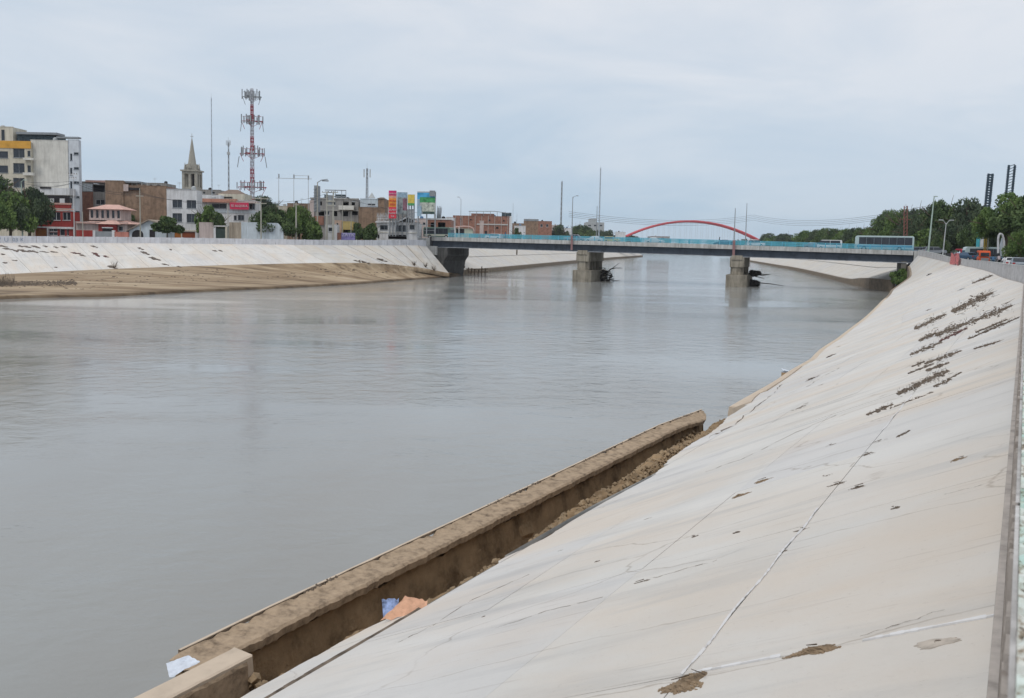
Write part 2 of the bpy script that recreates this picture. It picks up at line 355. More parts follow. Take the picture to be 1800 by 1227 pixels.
# cracked render on the near wall face, in small uneven plates
m = MB(); s = .6
while s < 26:
    l_ = .02+.07*rng.random()*(1+s*.12); e_ = .003+.0035*rng.random(); z0 = 6.43+.05*rng.random(); z1 = 7.40-.22*rng.random()**2
    for za, zb_ in ((z0, z0+(z1-z0)*(.35+.3*rng.random())), (None, z1)):
        if za is None: za = zl_+.008
        zl_ = zb_; p0, p1_ = fr0(s+.003, -.028), fr0(s+l_-.004, -.028); q0, q1 = fr0(s+.003, -.0105+e_), fr0(s+l_-.004, -.0105+e_*(.6+.4*rng.random()))
        m.add([(*p0, za), (*p1_, za), (*q1, za), (*q0, za), (*p0, zb_), (*p1_, zb_), (*q1, zb_), (*q0, zb_)], [(0,3,2,1),(4,5,6,7),(0,1,5,4),(1,2,6,5),(2,3,7,6),(3,0,4,7)])
    s += l_
tag(link(m, 'cracked_render', mat('old_render', (.44,.395,.36), var=.3, scale=9, bump=.01, bscale=40, col2=(.20,.165,.14)), wall), kind='stuff')
# rough painted stucco on the wall top close to the camera
rows = []
for s in np.arange(.3, 9, .011):
    r = []
    for k in range(22):
        u = -.0185-.011*k; n1_ = mn.noise(Vector((s*38, u*38, 3))); n2_ = mn.noise(Vector((s*90, u*90, 7))); z = 7.513+.010*n1_+.005*n2_
        if n1_ < -.22: z -= .018
        P_ = A2*s+B2*u; r.append((P_[0], P_[1], z))
    rows.append(r)
ST2 = bpy.data.materials.new('flaking_aqua_stucco'); ST2.use_nodes = True; t = ST2.node_tree; b = t.nodes['Principled BSDF']; b.inputs['Roughness'].default_value = .9
c = N(t, 'ShaderNodeTexCoord'); n_a = N(t, 'ShaderNodeTexNoise', inp={'Scale': 34, 'Detail': 6, 'Roughness': .7}); L(t, c.outputs['Object'], n_a.inputs[0]); n_b = N(t, 'ShaderNodeTexNoise', inp={'Scale': 7, 'Detail': 4}); L(t, c.outputs['Object'], n_b.inputs[0])
ra = ramp(t, [(.34, (.05,.055,.05)), (.42, (.30,.25,.19)), (.48, (.55,.56,.52)), (.7, (.66,.70,.68))]); L(t, n_a.outputs[0], ra.inputs[0]); rb_ = ramp(t, [(.42, (1,1,1)), (.52, (.92,1,.98)), (.64, (.68,.92,.89)), (.75, (1,.93,.78))]); L(t, n_b.outputs[0], rb_.inputs[0])  # darkest stop paints shaded pits, the rest is flaked paint
mu = N(t, 'ShaderNodeMixRGB', blend_type='MULTIPLY', inp={0: 1}); L(t, ra.outputs[0], mu.inputs[1]); L(t, rb_.outputs[0], mu.inputs[2]); L(t, mu.outputs[0], b.inputs['Base Color'])
link(MB().grid(rows), 'flaking_stucco', ST2, wall)
# narrow kerb at the wall foot
m = MB(); rows = []
for s in np.arange(-10, SEND, .5): rows.append([ring(s, .034, zc(s)-.06), ring(s, .03, zc(s)+.012), ring(s, -.004, zc(s)+.016)])
link(m.grid(rows), 'foot_kerb', mat('foot_kerb', (.42,.38,.35), var=.3, scale=5, bump=.01), wall)

# ---- toe walls along the near bank
TOEC = mat('muddy_concrete', (.33,.25,.175), var=.35, scale=6, bump=.012, bscale=22, col2=(.13,.095,.065), rough=.95)
BROWNC = mat('brown_stained_concrete', (.23,.18,.13), var=.3, scale=1.0, bump=.02, col2=(.12,.10,.08))
PALEB = mat('sandy_concrete', (.52,.43,.34), var=.12, scale=2.0, bump=.01)
tw = thing('toe_wall', PR(30, um(30)).tolist(), 'concrete toe wall standing in the water below the near slope beyond the broken section', 'wall')
m = MB(); rows = []
for s in np.arange(31.6, SEND, .8):
    c, n = crest(s); u = um(s); z = zt(s)
    q = lambda uu, zz: (c[0]+n[0]*uu, c[1]+n[1]*uu, zz)
    rows.append([q(u-.1, z-.2), q(u-.06, z+.035), q(u+.28, z-.02), q(u+.32, z-.25), q(u+.34, -1)])
n1 = int((128-31.6)/.8)
for seg, mt_ in ((rows[:n1+1], PALEB), (rows[n1:], BROWNC)):
    m = MB().grid(seg, True); m.f.append((0,1,2,3,4)); link(m, 'wall_stem', mt_, tw)

# broken piece of the toe wall, leaning out over the river
bw = thing('broken_toe_wall', (A2*7.1+B2*9.3).tolist()+[1.5], 'long broken off toe wall with muddy cap leaning out over the river', 'wall')
def fr(s, u, z): return np.array([A2[0]*s+B2[0]*u, A2[1]*s+B2[1]*u, z])
def nse(x, k=1.0): return (math.sin(x*1.7+k)+math.sin(x*4.3+2*k)+math.sin(x*9.7+3*k)+math.sin(x*21.3+k*5))/4
capz = lambda s: interp(s, [7,9,17,25,29.3], [2.40,2.43,2.44,2.46,2.30])
from mathutils import noise as mn
m = MB(); rows = []
for s in np.arange(7.05, 29.4, .07):
    z = capz(s); e = .022*nse(s*2)+.012*mn.noise(Vector((s*14, 2, 1))); o = .006*nse(s*2.3,4)+.004*mn.noise(Vector((s*11, 5, 1)))
    bite = .09*max(0, nse(s*.9, 7)-.25)+.03*max(0, mn.noise(Vector((s*3.3, 9, 2)))-.1)
    rows.append([fr(s, 8.97+e, z-.17+.6*e), fr(s, 8.95+e, z-.05+e*.5), fr(s, 8.99+e, z-.012), fr(s, 9.15, z+.012*nse(s*5,3)), fr(s, 9.33, z+.015*nse(s*6,5)), fr(s, 9.48-bite+o*.4, z+.03+o*.6-bite), fr(s, 9.53-bite, z-.04), fr(s, 9.50, z-.17)])
for e_ in (0, 1, 2): rows[-1-e_] = [q_+np.array([*(A2*((-.22,.05,-.12,.1,-.05,-.2,.0,-.25)[k_]*(3-e_)/3)), 0]) for k_, q_ in enumerate(rows[-1-e_])]; rows[e_] = [q_+np.array([*(A2*((.12,-.05,.1,-.08,.15,.22,.1,.2)[k_]*(3-e_)/3)), 0]) for k_, q_ in enumerate(rows[e_])]
m.grid(rows, True); m.f += [tuple(range(8)), tuple(len(m.v)-1-k for k in range(8))]
def skew(mb, s0=26.2, k=2.7):
    vs = []
    for q in mb.v:
        P_ = np.array(q[:2]); s_, u_ = P_@A2, P_@B2
        if s_ > s0: P_ = P_+A2*min(0, (u_-9.53)*k)*min(1, (s_-s0)/2.6)
        vs.append((P_[0], P_[1], q[2]))
    mb.v = vs; return mb
link(skew(m), 'wall_cap', TOEC, bw)
m = MB(); rows = []
for s in np.arange(7.3, 29.2, .12):
    z = capz(s); w_ = .010+.018*mn.noise(Vector((s*2, 1, 1))); rows.append([fr(s, 9.50-w_, z+.034), fr(s, 9.50-w_, z+.046), fr(s, 9.538, z+.044), fr(s, 9.545, z-.05)])
link(skew(m.grid(rows, True)), 'pale_rim', PALEB, bw)
m = MB(); rows = []
for s in np.arange(7.2, 29.3, .07):
    z = capz(s); rows.append([fr(s, 9.2+.03*nse(s*4), -1), fr(s, 9.20+.05*nse(s*3,2), 1.2), *[fr(s, 9.12+.29*q_**3+.26*mn.noise(Vector((s*1.1, q_*2, 4)))*(1-q_*.6)+.12*mn.noise(Vector((s*4, q_*5, 4))), 1.2+(z-1.372)*q_) for q_ in (.15,.3,.45,.6,.75,.9)], fr(s, 9.40, z-.172), fr(s, 9.47, z-.172), fr(s, 9.48, -1)])
m.grid(rows, True); m.f += [tuple(range(11)), tuple(len(m.v)-1-k for k in range(11))]
link(skew(m), 'wall_stem', MUD, bw)
# soil tufts left on the cap's outer edge
m = MB()
for s0, s1, n_ in ((9.6,10.4,30),(14.8,17.2,50),(19.5,24,120),(26,28,60)):
    for _ in range(n_):
        s = s0+(s1-s0)*rng.random(); r = .012+.03*rng.random(); P = fr(s, 9.46+.05*rng.random(), capz(s)+.03)
        m.cone((P[0], P[1], P[2]-.02), r, r*1.3, 5)
tag(link(m, 'soil_tufts', LITTER, bw), kind='stuff')

# near intact beam, bottom left
nb = thing('toe_beam', fr(2, 8.3, 2.2).tolist(), 'intact sandy concrete toe beam at the bottom left edge of the near slope', 'beam')
m = MB(); rows = []
for s in np.arange(-8, 7.5, .1):
    e = .01*nse(s*4); rows.append([fr(s, 8.18, 1.2), fr(s, 8.18+e, 2.35), fr(s, 8.19+e, 2.69), fr(s, 8.22, 2.705), fr(s, 8.54, 2.70), fr(s, 8.57, 2.67), fr(s, 8.58, -1)])
rows[-1] = [np.array(q)+np.array([0.02*math.sin(k*3), .03*math.cos(k*5), 0]) for k, q in enumerate(rows[-1])]
m.grid(rows, True); m.f += [tuple(len(m.v)-1-k for k in range(7))]
link(m, 'beam_top', PALEB, nb)
m = MB(); rows = []
for s in np.arange(-8, 7.35, .08):
    rows.append([fr(s, 8.12+.03*nse(s*3), 1.3), fr(s, 8.135+.02*nse(s*5), 2.0), fr(s, 8.15+.012*nse(s*6,2), 2.35), fr(s, 8.165+.006*nse(s*9), 2.62+.02*nse(s*5,3)), fr(s, 8.182, 2.66)])
link(m.grid(rows, True), 'muddy_side', TOEC, nb)

# mud in the washed-out gap
rows = []; hv = rng.random(400)
from mathutils import noise as mn
for s in np.arange(-9, 27.7, .09):
    ue = uedge(s); zs = PR(s, ue)[2]; r = []
    heap = interp(s, [7,8,11,12.5,15,19,22,30], [.45,.55,.55,.7,.9,.9,.65,.5])
    prof = [(ue-.25, zs-.30), (ue+.02, zs-.32), (ue+.18, zs-.42+heap*.4), (ue+.4, zs-.75+heap*.8), (ue+.7, zs-1.15+heap*.9), (7.9, 1.42+heap*.95), (8.35, 1.25+heap*.6), (8.8, 1.22), (9.04, 1.45), (9.12, 2.0), (9.16, 2.15)]
    us = [p[0] for p in prof]
    for k in range(34):
        u = (ue-.25)+(9.16-ue+.25)*k/33; z = interp(u, us, [p[1] for p in prof])
        P = fr(s, u, z); amp = .0 if k < 2 else (.09 if u < 9 else .035)
        nn = mn.noise(Vector((s*2.2, u*2.6, 3)))+.55*mn.noise(Vector((s*6, u*7, 1)))+.3*mn.noise(Vector((s*15, u*17, 8)))
        P[2] += amp*1.6*nn; P[:2] -= B2*(.05*mn.noise(Vector((s*4, z*4, 9))) if u > 8.8 else 0)
        r.append(P)
    rows.append(r)
tag(link(MB().grid(rows, True), 'mud_bank', MUD, smooth=False), 'wet brown mud filling the washed out gap under the near slope', kind='structure')
# rubble heap: loose lumps
def lump(m, c, r, sq=(1,1,1)):
    c = np.array(c); vs = []
    for d in ((1,0,0),(-1,0,0),(0,1,0),(0,-1,0),(0,0,1),(0,0,-1),(.6,.6,.6),(-.6,.6,.5),(.6,-.6,.5),(-.6,-.6,.6)):
        d = np.array(d)*np.array(sq); vs.append(c+d*r*(.65+.6*rng.random()))
    return m.add(vs, [(4,6,7),(4,7,9),(4,9,8),(4,8,6),(0,2,6),(2,7,6),(2,1,7),(1,9,7),(1,3,9),(3,8,9),(3,0,8),(0,6,8),(5,2,0),(5,1,2),(5,3,1),(5,0,3)])
m = MB()
for _ in range(2600):
    s = 7.4+rng.random()*20; ue = uedge(s); k = rng.random()**1.7; u = ue+.1+k*1.6
    heap = interp(s, [8,11,12.5,15,19,22,30], [.5,.55,.7,.9,.9,.65,.5]); zs = PR(s, ue)[2]
    z = interp(u-ue, [0,.18,.4,.7,1.3,2], [zs-.32, zs-.42+heap*.4, zs-.75+heap*.8, zs-1.15+heap*.9, 1.42+heap*.95, 1.25+heap*.6])
    lump(m, fr(s, u, z+.02), .02+.06*rng.random()**2.5)
for _ in range(520):
    s = 7.32+.5*rng.random()**1.5; u = 7.95+.75*rng.random(); z = 1.3+1.25*rng.random()*(1-(s-7.3)*1.2); lump(m, fr(s, u, z), .03+.09*rng.random()**2)
tag(link(m, 'mud_clods', mat('clods', (.25,.18,.11), var=.5, scale=3, bump=.02, col2=(.09,.06,.035))), 'loose clods of dried mud heaped beside the broken slab edge', kind='stuff')
# lifted slab slivers at the broken edge
def plate(name, pts, th, mt, label, cat, group=None, dz=0):
    P = [np.array(p) for p in pts]; c = sum(P)/len(P)
    o = tag(link(MB().prism([p+np.array([0,0,dz-th]) for p in P], (0,0,th)), name, mt), label, cat, group); return o
plate('slab_fragment', [PR(10.7,6.45,.03), PR(13.4,6.36,.05), PR(15.9,6.1,.03), PR(15.6,6.42,-.02), PR(13.3,6.72,-.03), PR(11.6,6.66,-.04)], .08, PALEC, 'long thin slab fragment lifted along the broken slope edge', 'slab fragment')
plate('slab_fragment', [PR(31.0,8.3,.05), PR(33.5,8.85,.05), PR(36,9.3,.04), PR(34.5,9.5,0), PR(32.6,9.35,.02), PR(31.3,9.1,.03)], .3, PALEB, 'sandy slab fragment where the toe wall starts again', 'slab fragment')
plate('slab_fragment', [PR(36,9.0,.06), PR(44,9.9,.05), PR(52,11.0,.05), PR(52,11.3,-.1), PR(43,10.3,-.08), PR(36.5,9.55,0)], .15, PALEB, 'sandy strip of toe slab along the water past the gap', 'slab fragment')

# ---- ground on the right
ROAD = mat('asphalt', (.075,.075,.08), rough=.95, var=.2, scale=2)
DIRT = mat('dusty_ground', (.25,.22,.18), var=.3, scale=.2)
PAVE = mat('sidewalk', (.33,.31,.29), var=.2, scale=1.2)
def ribbon(pl, us, zf, name, mt, label, flip=False):
    rows = []
    for s in pl:
        c, n = crest(s); rows.append([(c[0]+n[0]*u, c[1]+n[1]*u, zf(s)+dz) for u, dz in us])
    return tag(link(MB().grid(rows, flip), name, mt), label, kind='structure')
pl = np.arange(-14, SEND+.1, 2)
ribbon(pl, [(-.15,.02),(-2.6,.02),(-2.62,-.1)], zc, 'sidewalk', PAVE, 'grey sidewalk behind the near parapet wall')
ribbon(pl, [(-2.6,-.1),(-11,-.1)], zc, 'road', ROAD, 'asphalt river road behind the near parapet wall')
ribbon(pl, [(-11,-.11),(-30,-.1),(-120,-.2),(-700,-.4)], zc, 'park_ground', DIRT, 'dusty park ground right of the river road')
# ---- far banks beyond the bridge
def farbank(pix, side, width, zcrest, hs, nm, land, z0=0.0, slabw=12, ztoe=None, lab=''):
    T = np.array([atz(x, y, z0)[:2] for x, y in pix]); T = smoothpoly(chaikin(T, 2), slabw)
    tg = np.gradient(T, axis=0); tg /= np.linalg.norm(tg, axis=1)[:, None]; nr = np.stack([-tg[:, 1], tg[:, 0]], 1)*side
    hh = np.linspace(hs[0], hs[1], len(T)) if len(hs) == 2 else np.interp(np.arange(len(T)), np.linspace(0, len(T)-1, len(hs)), hs)
    root = thing('concrete_embankment', (T[0][0], T[0][1], 0), lab, None, kind='structure')
    fl = side > 0
    rb = []
    for k in range(len(T)): rb.append([(*(T[k]+nr[k]*.4), hh[k]-.2), (*(T[k]+nr[k]*width), zcrest-.2)])
    link(MB().grid(rb, not fl), 'mortar_bed', BED, root)
    for k in range(len(T)-1):
        for j in range(2):
            f0, f1 = .3/width+j*.5, (j+1)*.5
            q = []; uvv = []
            for kk_, e in ((k, .06), (k+1, -.06)):
                for f in (f0, f1-.004):
                    P = T[kk_]+nr[kk_]*width*f+tg[kk_]*e; q.append((*P, hh[kk_]+(zcrest-hh[kk_])*f)); uvv.append((kk_*slabw, f*width))
            m = MB().add(q+[(x, y, z-.15) for x, y, z in q], [(0,1,3,2) if not fl else (2,3,1,0), (0,1,5,4), (1,3,7,5), (3,2,6,7), (2,0,4,6)])
            link(m, 'concrete_slab', SLOPEL, root, uv=uvv+uvv)
    tw = thing('toe_wall', (T[0][0], T[0][1], 0), nm, 'wall')
    for k in range(len(T)-1):
        m = MB(); q = []
        for kk_, e in ((k, .05), (k+1, -.05)):
            P = T[kk_]+tg[kk_]*e; I = P+nr[kk_]*.45
            q.append([(*P, -1), (*P, hh[kk_]), (*I, hh[kk_]+.05), (*I, -1)])
        m.grid(q, not fl); m.f += [(0,1,2,3), (7,6,5,4)]; link(m, 'wall_segment', BROWNC, tw)
    C_ = T+nr*width; rows = []
    for k in range(len(T)): rows.append([(*(C_[k]), zcrest), (*(C_[k]+nr[k]*10), zcrest), (*(C_[k]+nr[k]*150), zcrest-.3), (*(C_[k]+nr[k]*900), zcrest-.5)])
    tag(link(MB().grid(rows, not fl), 'ground', DIRT), land, kind='structure')
    return T, nr
FBR = farbank([(1569,513),(1540,511),(1490,499),(1450,488),(1400,475.5),(1360,468),(1322,461),(1300,457),(1290,453.5)], -1, 13, 7.2, tuple([2.4,2.3,1.3]+[1.1]*10+[1.0]*25), 'brown stained toe wall under the right far slope past the bridge', 'ground behind the far right slope', lab='pale concrete slope on the right bank beyond the bridge')
FBL = farbank([(790,485),(850,480),(900,474.5),(950,469),(1000,463.5),(1060,457),(1130,451.5)], 1, 13, 7.3, (1.2,1.3), 'brown stained toe wall under the left far slope past the bridge', 'ground behind the far left slope', lab='pale concrete slope on the left bank beyond the bridge')
# ---- left bank before the bridge
ctl = [(-330,423.5,150,-290,494,128),(-150,427,158,-90,488,140),(0,427.5,163,50,481,148),(155,427,169,200,473.5,156),(320,428,174,375,467.5,164),(500,430,180,560,463,173),
       (590,431,186,660,463,182),(650,431,192,710,468,190),(700,431,198,745,472,195),(735,430.5,203,768,477,200),(749,432,207,790,481,203)]
LC = smoothpoly(chaikin(np.array([np.r_[atY(a, b_, c_), atY(d, e, f)] for a, b_, c_, d, e, f in ctl]), 1), 4.0)
nL = len(LC); embL = thing('concrete_embankment', LC[0][:3].tolist(), 'whitish concrete slab slope on the left bank above the sand', None, kind='structure')
rb = [[r[:3]-[0,0,.2], r[3:]-[0,0,.2]] for r in LC]; link(MB().grid(rb), 'mortar_bed', BED, embL)
for k in range(nL-1):
    nrw = 2
    for j in range(nrw):
        q = []; uvv = []
        ge = .035 if LC[k][0] > -40 else .006
        for kk_, e in ((k, ge), (k+1, -ge)):
            o_ = LC[min(kk_+1, nL-1)]-LC[max(kk_-1, 0)]
            for f in (j/nrw, (j+1)/nrw-.004):
                P = LC[kk_][:3]*(1-f)+LC[kk_][3:]*f+(o_[:3]*(1-f)+o_[3:]*f)*e*.5; q.append(tuple(P+[0,0,rng.random()*.03])); uvv.append((kk_*4.0, f*11))
        m = MB().add(q+[(x, y, z-.15) for x, y, z in q], [(2,3,1,0), (0,1,5,4), (1,3,7,5), (3,2,6,7), (2,0,4,6)])
        link(m, 'concrete_slab', SLOPE if LC[k][0] < -48 else SLOPEL, embL, uv=uvv+uvv)
wl = thing('parapet_wall', LC[nL//3][:3].tolist(), 'low whitewashed parapet wall of upright panels along the top of the left bank', 'wall')
WALLL = mat('left_wall_whitewash', (.60,.61,.65), var=.16, scale=.5, streak=.15)
LW = smoothpoly(LC[:, :3], 2.0)
wtop = lambda x: interp(x, [-100,-85,-60,-45,-30,-20], [1.4,1.25,1.15,1.1,1.15,1.3])
for k in range(len(LW)-1):
    a, b_ = LW[k], LW[k+1]; h = wtop(a[0]); d = (b_-a)/np.linalg.norm(b_-a)
    a1 = a+d*.03; b1 = b_-d*.03; m = MB()
    m.obox(a1+[0,0,h/2-.15], b1+[0,0,h/2-.15], .15, h+.3); link(m, 'wall_panel', WALLL, wl)
    if k % 2 == 0:
        m = MB().box(a[0]-.1, a[1]-.16, a[2]-.2, a[0]+.1, a[1]+.2, a[2]+h+.06); link(m, 'wall_post', WALLL, wl)
rows = []
for k in range(nL):
    o_ = LC[min(k+1, nL-1)][:2]-LC[max(k-1, 0)][:2]; n_ = np.array([-o_[1], o_[0]]); n_ /= np.linalg.norm(n_); c_ = LC[k]
    zb = c_[2]; rows.append([(c_[0], c_[1], zb-.05), (c_[0]+n_[0]*9, c_[1]+n_[1]*9, zb-.05), (c_[0]+n_[0]*20, c_[1]+n_[1]*20, 6.9), (c_[0]-40+n_[0]*200, c_[1]+n_[1]*200, 6.8), (c_[0]-500, c_[1]+1500, 6.6)])
tag(link(MB().grid(rows), 'ground', DIRT), 'dusty street ground behind the left parapet wall', kind='structure')
# sand flat
shore = np.array([atz(x, y, 0)[:2] for x, y in [(-420,545),(-100,532),(0,526),(60,523.5),(190,521.5),(350,513),(500,506.5),(620,500),(700,493.5),(760,489.5),(800,486),(812,483)]])
toe = LC[:, 3:]
nn_ = 170; tt = np.linspace(0, 1, nn_)
def resamp(P, tt):
    d = np.r_[0, np.cumsum(np.linalg.norm(np.diff(P[:, :2], axis=0), axis=1))]; d /= d[-1]
    return np.stack([np.interp(tt, d, P[:, k]) for k in range(P.shape[1])], 1)
# pair the shore with the toe by pixel column
Tq = resamp(toe, tt); Sq = resamp(smoothpoly(shore, 2), tt**.93)
rows = []
for k in range(nn_):
    r = [tuple(Tq[k]+[0,0,-.9])]
    for j in range(22):
        f = j/21; P = Tq[k][:2]*(1-f)+Sq[k]*f; z = .38+(Tq[k][2]+.12-.38)*(1-f)**1.35
        z += .22*mn.noise(Vector((P[0]*.06, P[1]*.12, 0)))*math.sin(f*3.14)+.10*mn.noise(Vector((P[0]*.35, P[1]*.5, 5)))*math.sin(f*3.14)
        if j > 17: z += .16*mn.noise(Vector((P[0]*.2, 4, 0)))
        r.append((P[0], P[1], max(z, .16)))
    d = np.array([.25,-.35]); r.append((Sq[k][0]+d[0], Sq[k][1]+d[1], -.02)); r.append((Sq[k][0]+d[0]*8, Sq[k][1]+d[1]*8, -.6)); rows.append(r)
SAND = bpy.data.materials.new('river_sand'); SAND.use_nodes = True; t = SAND.node_tree; b = t.nodes['Principled BSDF']; b.inputs['Roughness'].default_value = .9
c = N(t, 'ShaderNodeTexCoord')
def sn(sc, scale, det, rot=-62):
    m_ = N(t, 'ShaderNodeMapping', inp={'Scale': sc, 'Rotation': (0,0,math.radians(rot))}); L(t, c.outputs['Object'], m_.inputs[0])
    n = N(t, 'ShaderNodeTexNoise', inp={'Scale': scale, 'Detail': det, 'Roughness': .65}); L(t, m_.outputs[0], n.inputs[0]); return n.outputs[0]
r = ramp(t, [(.3, (.11,.075,.045)), (.46, (.32,.24,.155)), (.60, (.42,.33,.225)), (.75, (.47,.395,.31))]); L(t, sn((.07,1,1), .7, 9), r.inputs[0])
r2 = ramp(t, [(.38, (.62,.56,.50)), (.56, (1,1,1))]); L(t, sn((.3,1,1), .16, 6), r2.inputs[0])
mu = N(t, 'ShaderNodeMixRGB', blend_type='MULTIPLY', inp={0: 1}); L(t, r.outputs[0], mu.inputs[1]); L(t, r2.outputs[0], mu.inputs[2])
geo = N(t, 'ShaderNodeNewGeometry'); sp = N(t, 'ShaderNodeSeparateXYZ'); L(t, geo.outputs['Position'], sp.inputs[0])
wet = ramp(t, [(.0, (.28,.25,.22)), (.45, (.38,.34,.30)), (.75, (1,1,1))]); zr = N(t, 'ShaderNodeMapRange', inp={1: .05, 2: .62}); L(t, sp.outputs[2], zr.inputs[0]); L(t, zr.outputs[0], wet.inputs[0])
mu2 = N(t, 'ShaderNodeMixRGB', blend_type='MULTIPLY', inp={0: 1}); L(t, mu.outputs[0], mu2.inputs[1]); L(t, wet.outputs[0], mu2.inputs[2]); L(t, mu2.outputs[0], b.inputs['Base Color'])
bn = N(t, 'ShaderNodeBump', inp={'Strength': .7, 'Distance': .12}); L(t, sn((.25,1,1), 1.2, 8), bn.inputs['Height']); L(t, bn.outputs[0], b.inputs['Normal'])
sand_m = MB().grid(rows); tag(link(sand_m, 'sand_flat', SAND, smooth=True), 'tan sand flat between the left slope and the river', kind='structure')
# ---- ray casting on banks for placing debris
from mathutils.bvhtree import BVHTree
def tri_bvh(mb): return BVHTree.FromPolygons([Vector(q) for q in mb.v], mb.f)
LS = MB().grid([[r[:3], r[3:]] for r in LC])
BV = [tri_bvh(bed_hit), tri_bvh(LS), tri_bvh(sand_m)]
def hit(px, py):
    d = Vector(ray(px, py)).normalized(); best = None
    for bv in BV:
        q = bv.ray_cast(Vector(CAM), d, 1500)
        if q[0] is not None and (best is None or q[3] < best[1]): best = ((q[0], q[1]), q[3])
    if best is None: return Vector(atz(px, py, 0)), Vector((0,0,1))
    n = best[0][1]; n = n if n.z > 0 else -n
    return best[0][0], n
# ================================================================ bridge
BP0 = np.array([-16.3,208.0]); BP1 = np.array([80.2,172.0]); BL = np.linalg.norm(BP1-BP0); BD = (BP1-BP0)/BL; BN = np.array([-BD[1], BD[0]])
dz_t = lambda t: 9.62-1.12*max(0, t)/BL+.12*math.sin(math.pi*max(0, min(1, t/BL)))
def bp(t, o, z): P = BP0+BD*t+BN*o; return np.array([P[0], P[1], z])
T0, T1 = -4.0, BL+.2; BW = 13.0
DECKC = mat('deck_concrete', (.50,.50,.49), var=.2, scale=.5, streak=.3)
TEAL = mat('turquoise_paint', (.06,.38,.44), rough=.5, var=.15)
LBLUE = mat('light_blue_paint', (.12,.42,.56), rough=.5, var=.15)
GIRD = mat('girder_steel', (.06,.075,.10), rough=.55, var=.3, scale=.6)
FLANGE = mat('flange_grey', (.32,.34,.37), rough=.6, var=.35, scale=1.2)
PIERC = mat('pier_concrete', (.30,.27,.22), var=.28, scale=.5, bump=.02, streak=.35)
br = thing('road_bridge', bp(0, 0, 0), 'long low road bridge with dark steel girder and turquoise railings', 'bridge')
def along(o0, o1, zlo, zhi, t0=T0, t1=T1, n=40, name='deck', mt=DECKC, sub=None):
    m = MB(); rows = []
    for t in np.linspace(t0, t1, n):
        z = dz_t(t); rows.append([bp(t, o0, z+zlo), bp(t, o0, z+zhi), bp(t, o1, z+zhi), bp(t, o1, z+zlo), bp(t, o0, z+zlo)])
    m.grid(rows); m.f += [(0,1,2,3), tuple(5*(n-1)+k for k in (3,2,1,0))]
    return link(m, name, mt, sub or br)
along(.3, BW-.3, -.75, -.35, name='deck_slab')
along(1.6, BW-1.6, -.349, -.30, name='roadway', mt=ROAD)
t = T0
while t < T1-.5:      # edge beams cast in bays
    e = min(t+8.6, T1)
    along(-.0, .42, -.92, 0, t+.03, e-.03, 5, 'edge_beam'); along(BW-.42, BW, -.92, 0, t+.03, e-.03, 5, 'edge_beam'); t = e
along(.43, 1.6, -.35, -.12, name='walkway', mt=PAVE); along(BW-1.6, BW-.43, -.35, -.12, name='walkway', mt=PAVE)
for o in (.75, 4.4, 8.2, BW-1.2):
    g = along(o, o+.06, -2.42, -.92, name='girder', mt=GIRD)
    f = along(o-.28, o+.34, -2.55, -2.422, name='flange', mt=FLANGE, sub=g)
    if o < 1:
        m = MB()
        for t in np.arange(T0+.6, T1-.3, 1.45): z = dz_t(t); m.obox(bp(t, o-.12, z-2.42), bp(t, o-.12, z-.92), .06, .22, up=(BD[0],BD[1],0))
        tag(link(m, 'web_stiffeners', GIRD, g), kind='stuff')
# railings
def rail(o, mt, name):
    for h in (.35, .68, .98):
        m = MB(); ts = np.linspace(T0+4.5, T1, 30); pts = [bp(t, o, dz_t(t)+h) for t in ts]; m.path(pts, .04, 5); link(m, 'rail', mt, br)
    pm = None
    for t in np.arange(T0+4.5, T1, 2.15):
        z = dz_t(t); o_ = link(MB().box(-.07,-.07,0,.07,.07,1.02), 'rail_post', mt) if pm is None else pm.copy()
        if pm is None: pm = o_
        else: COL.objects.link(o_)
        o_.parent = br; P = bp(t, o, z-.02)-np.array(br['_loc']); o_.location = P.tolist()
    # fine balusters
    m = MB()
    for t in np.arange(T0+4.6, T1, .22): z = dz_t(t); m.box(*(bp(t, o, z)-[.035,.035,.0]), *(bp(t, o, z+.98)+[.035,.035,0]))
    tag(link(m, 'balusters', mt, br), kind='stuff')
rail(.2, LBLUE, 'near'); rail(BW-.2, TEAL, 'far')
# piers
def pier(tc):
    # near end: stepped column; flank: recess with columns
    def blk(t0, t1, o0, o1, z0, z1, name='pier_block', ch=.6):
        q = [(t0+ch, o0), (t1-ch, o0), (t1, o0+ch), (t1, o1-ch), (t1-ch, o1), (t0+ch, o1), (t0, o1-ch), (t0, o0+ch)]
        return link(MB().prism([bp(a, b_, z0) for a, b_ in q], (0,0,z1-z0)), name, PIERC, br, bevel=.06)
    z = dz_t(tc)-2.57
    p = blk(tc-2.2, tc+2.2, -1.5, BW+.8, -2, 2.6, 'pier_base', .7)
    blk(tc-1.35, tc+1.35, -.6, 1.9, 2.6, z-2.2, 'pier_shaft'); blk(tc-1.35, tc+1.35, BW-2.2, BW, 2.6, z-2.2, 'pier_shaft')
    for o in (3.9, 6.1, 8.3): blk(tc-.6, tc+.6, o, o+.8, 2.6, z-2.2, 'pier_column', .15)
    blk(tc-1.0, tc+.2, 1.9, BW-2.2, 2.6, z-2.2, 'pier_wall', .05)
    blk(tc-1.5, tc+1.5, -.8, BW+.2, z-2.2, z-.02, 'pier_cap', .3)
    blk(tc-1.15, tc+1.15, -1.0, -.4, z-.6, z+.35, 'bearing_block', .1)
pier(BL/3+.2); pier(2*BL/3+.2)
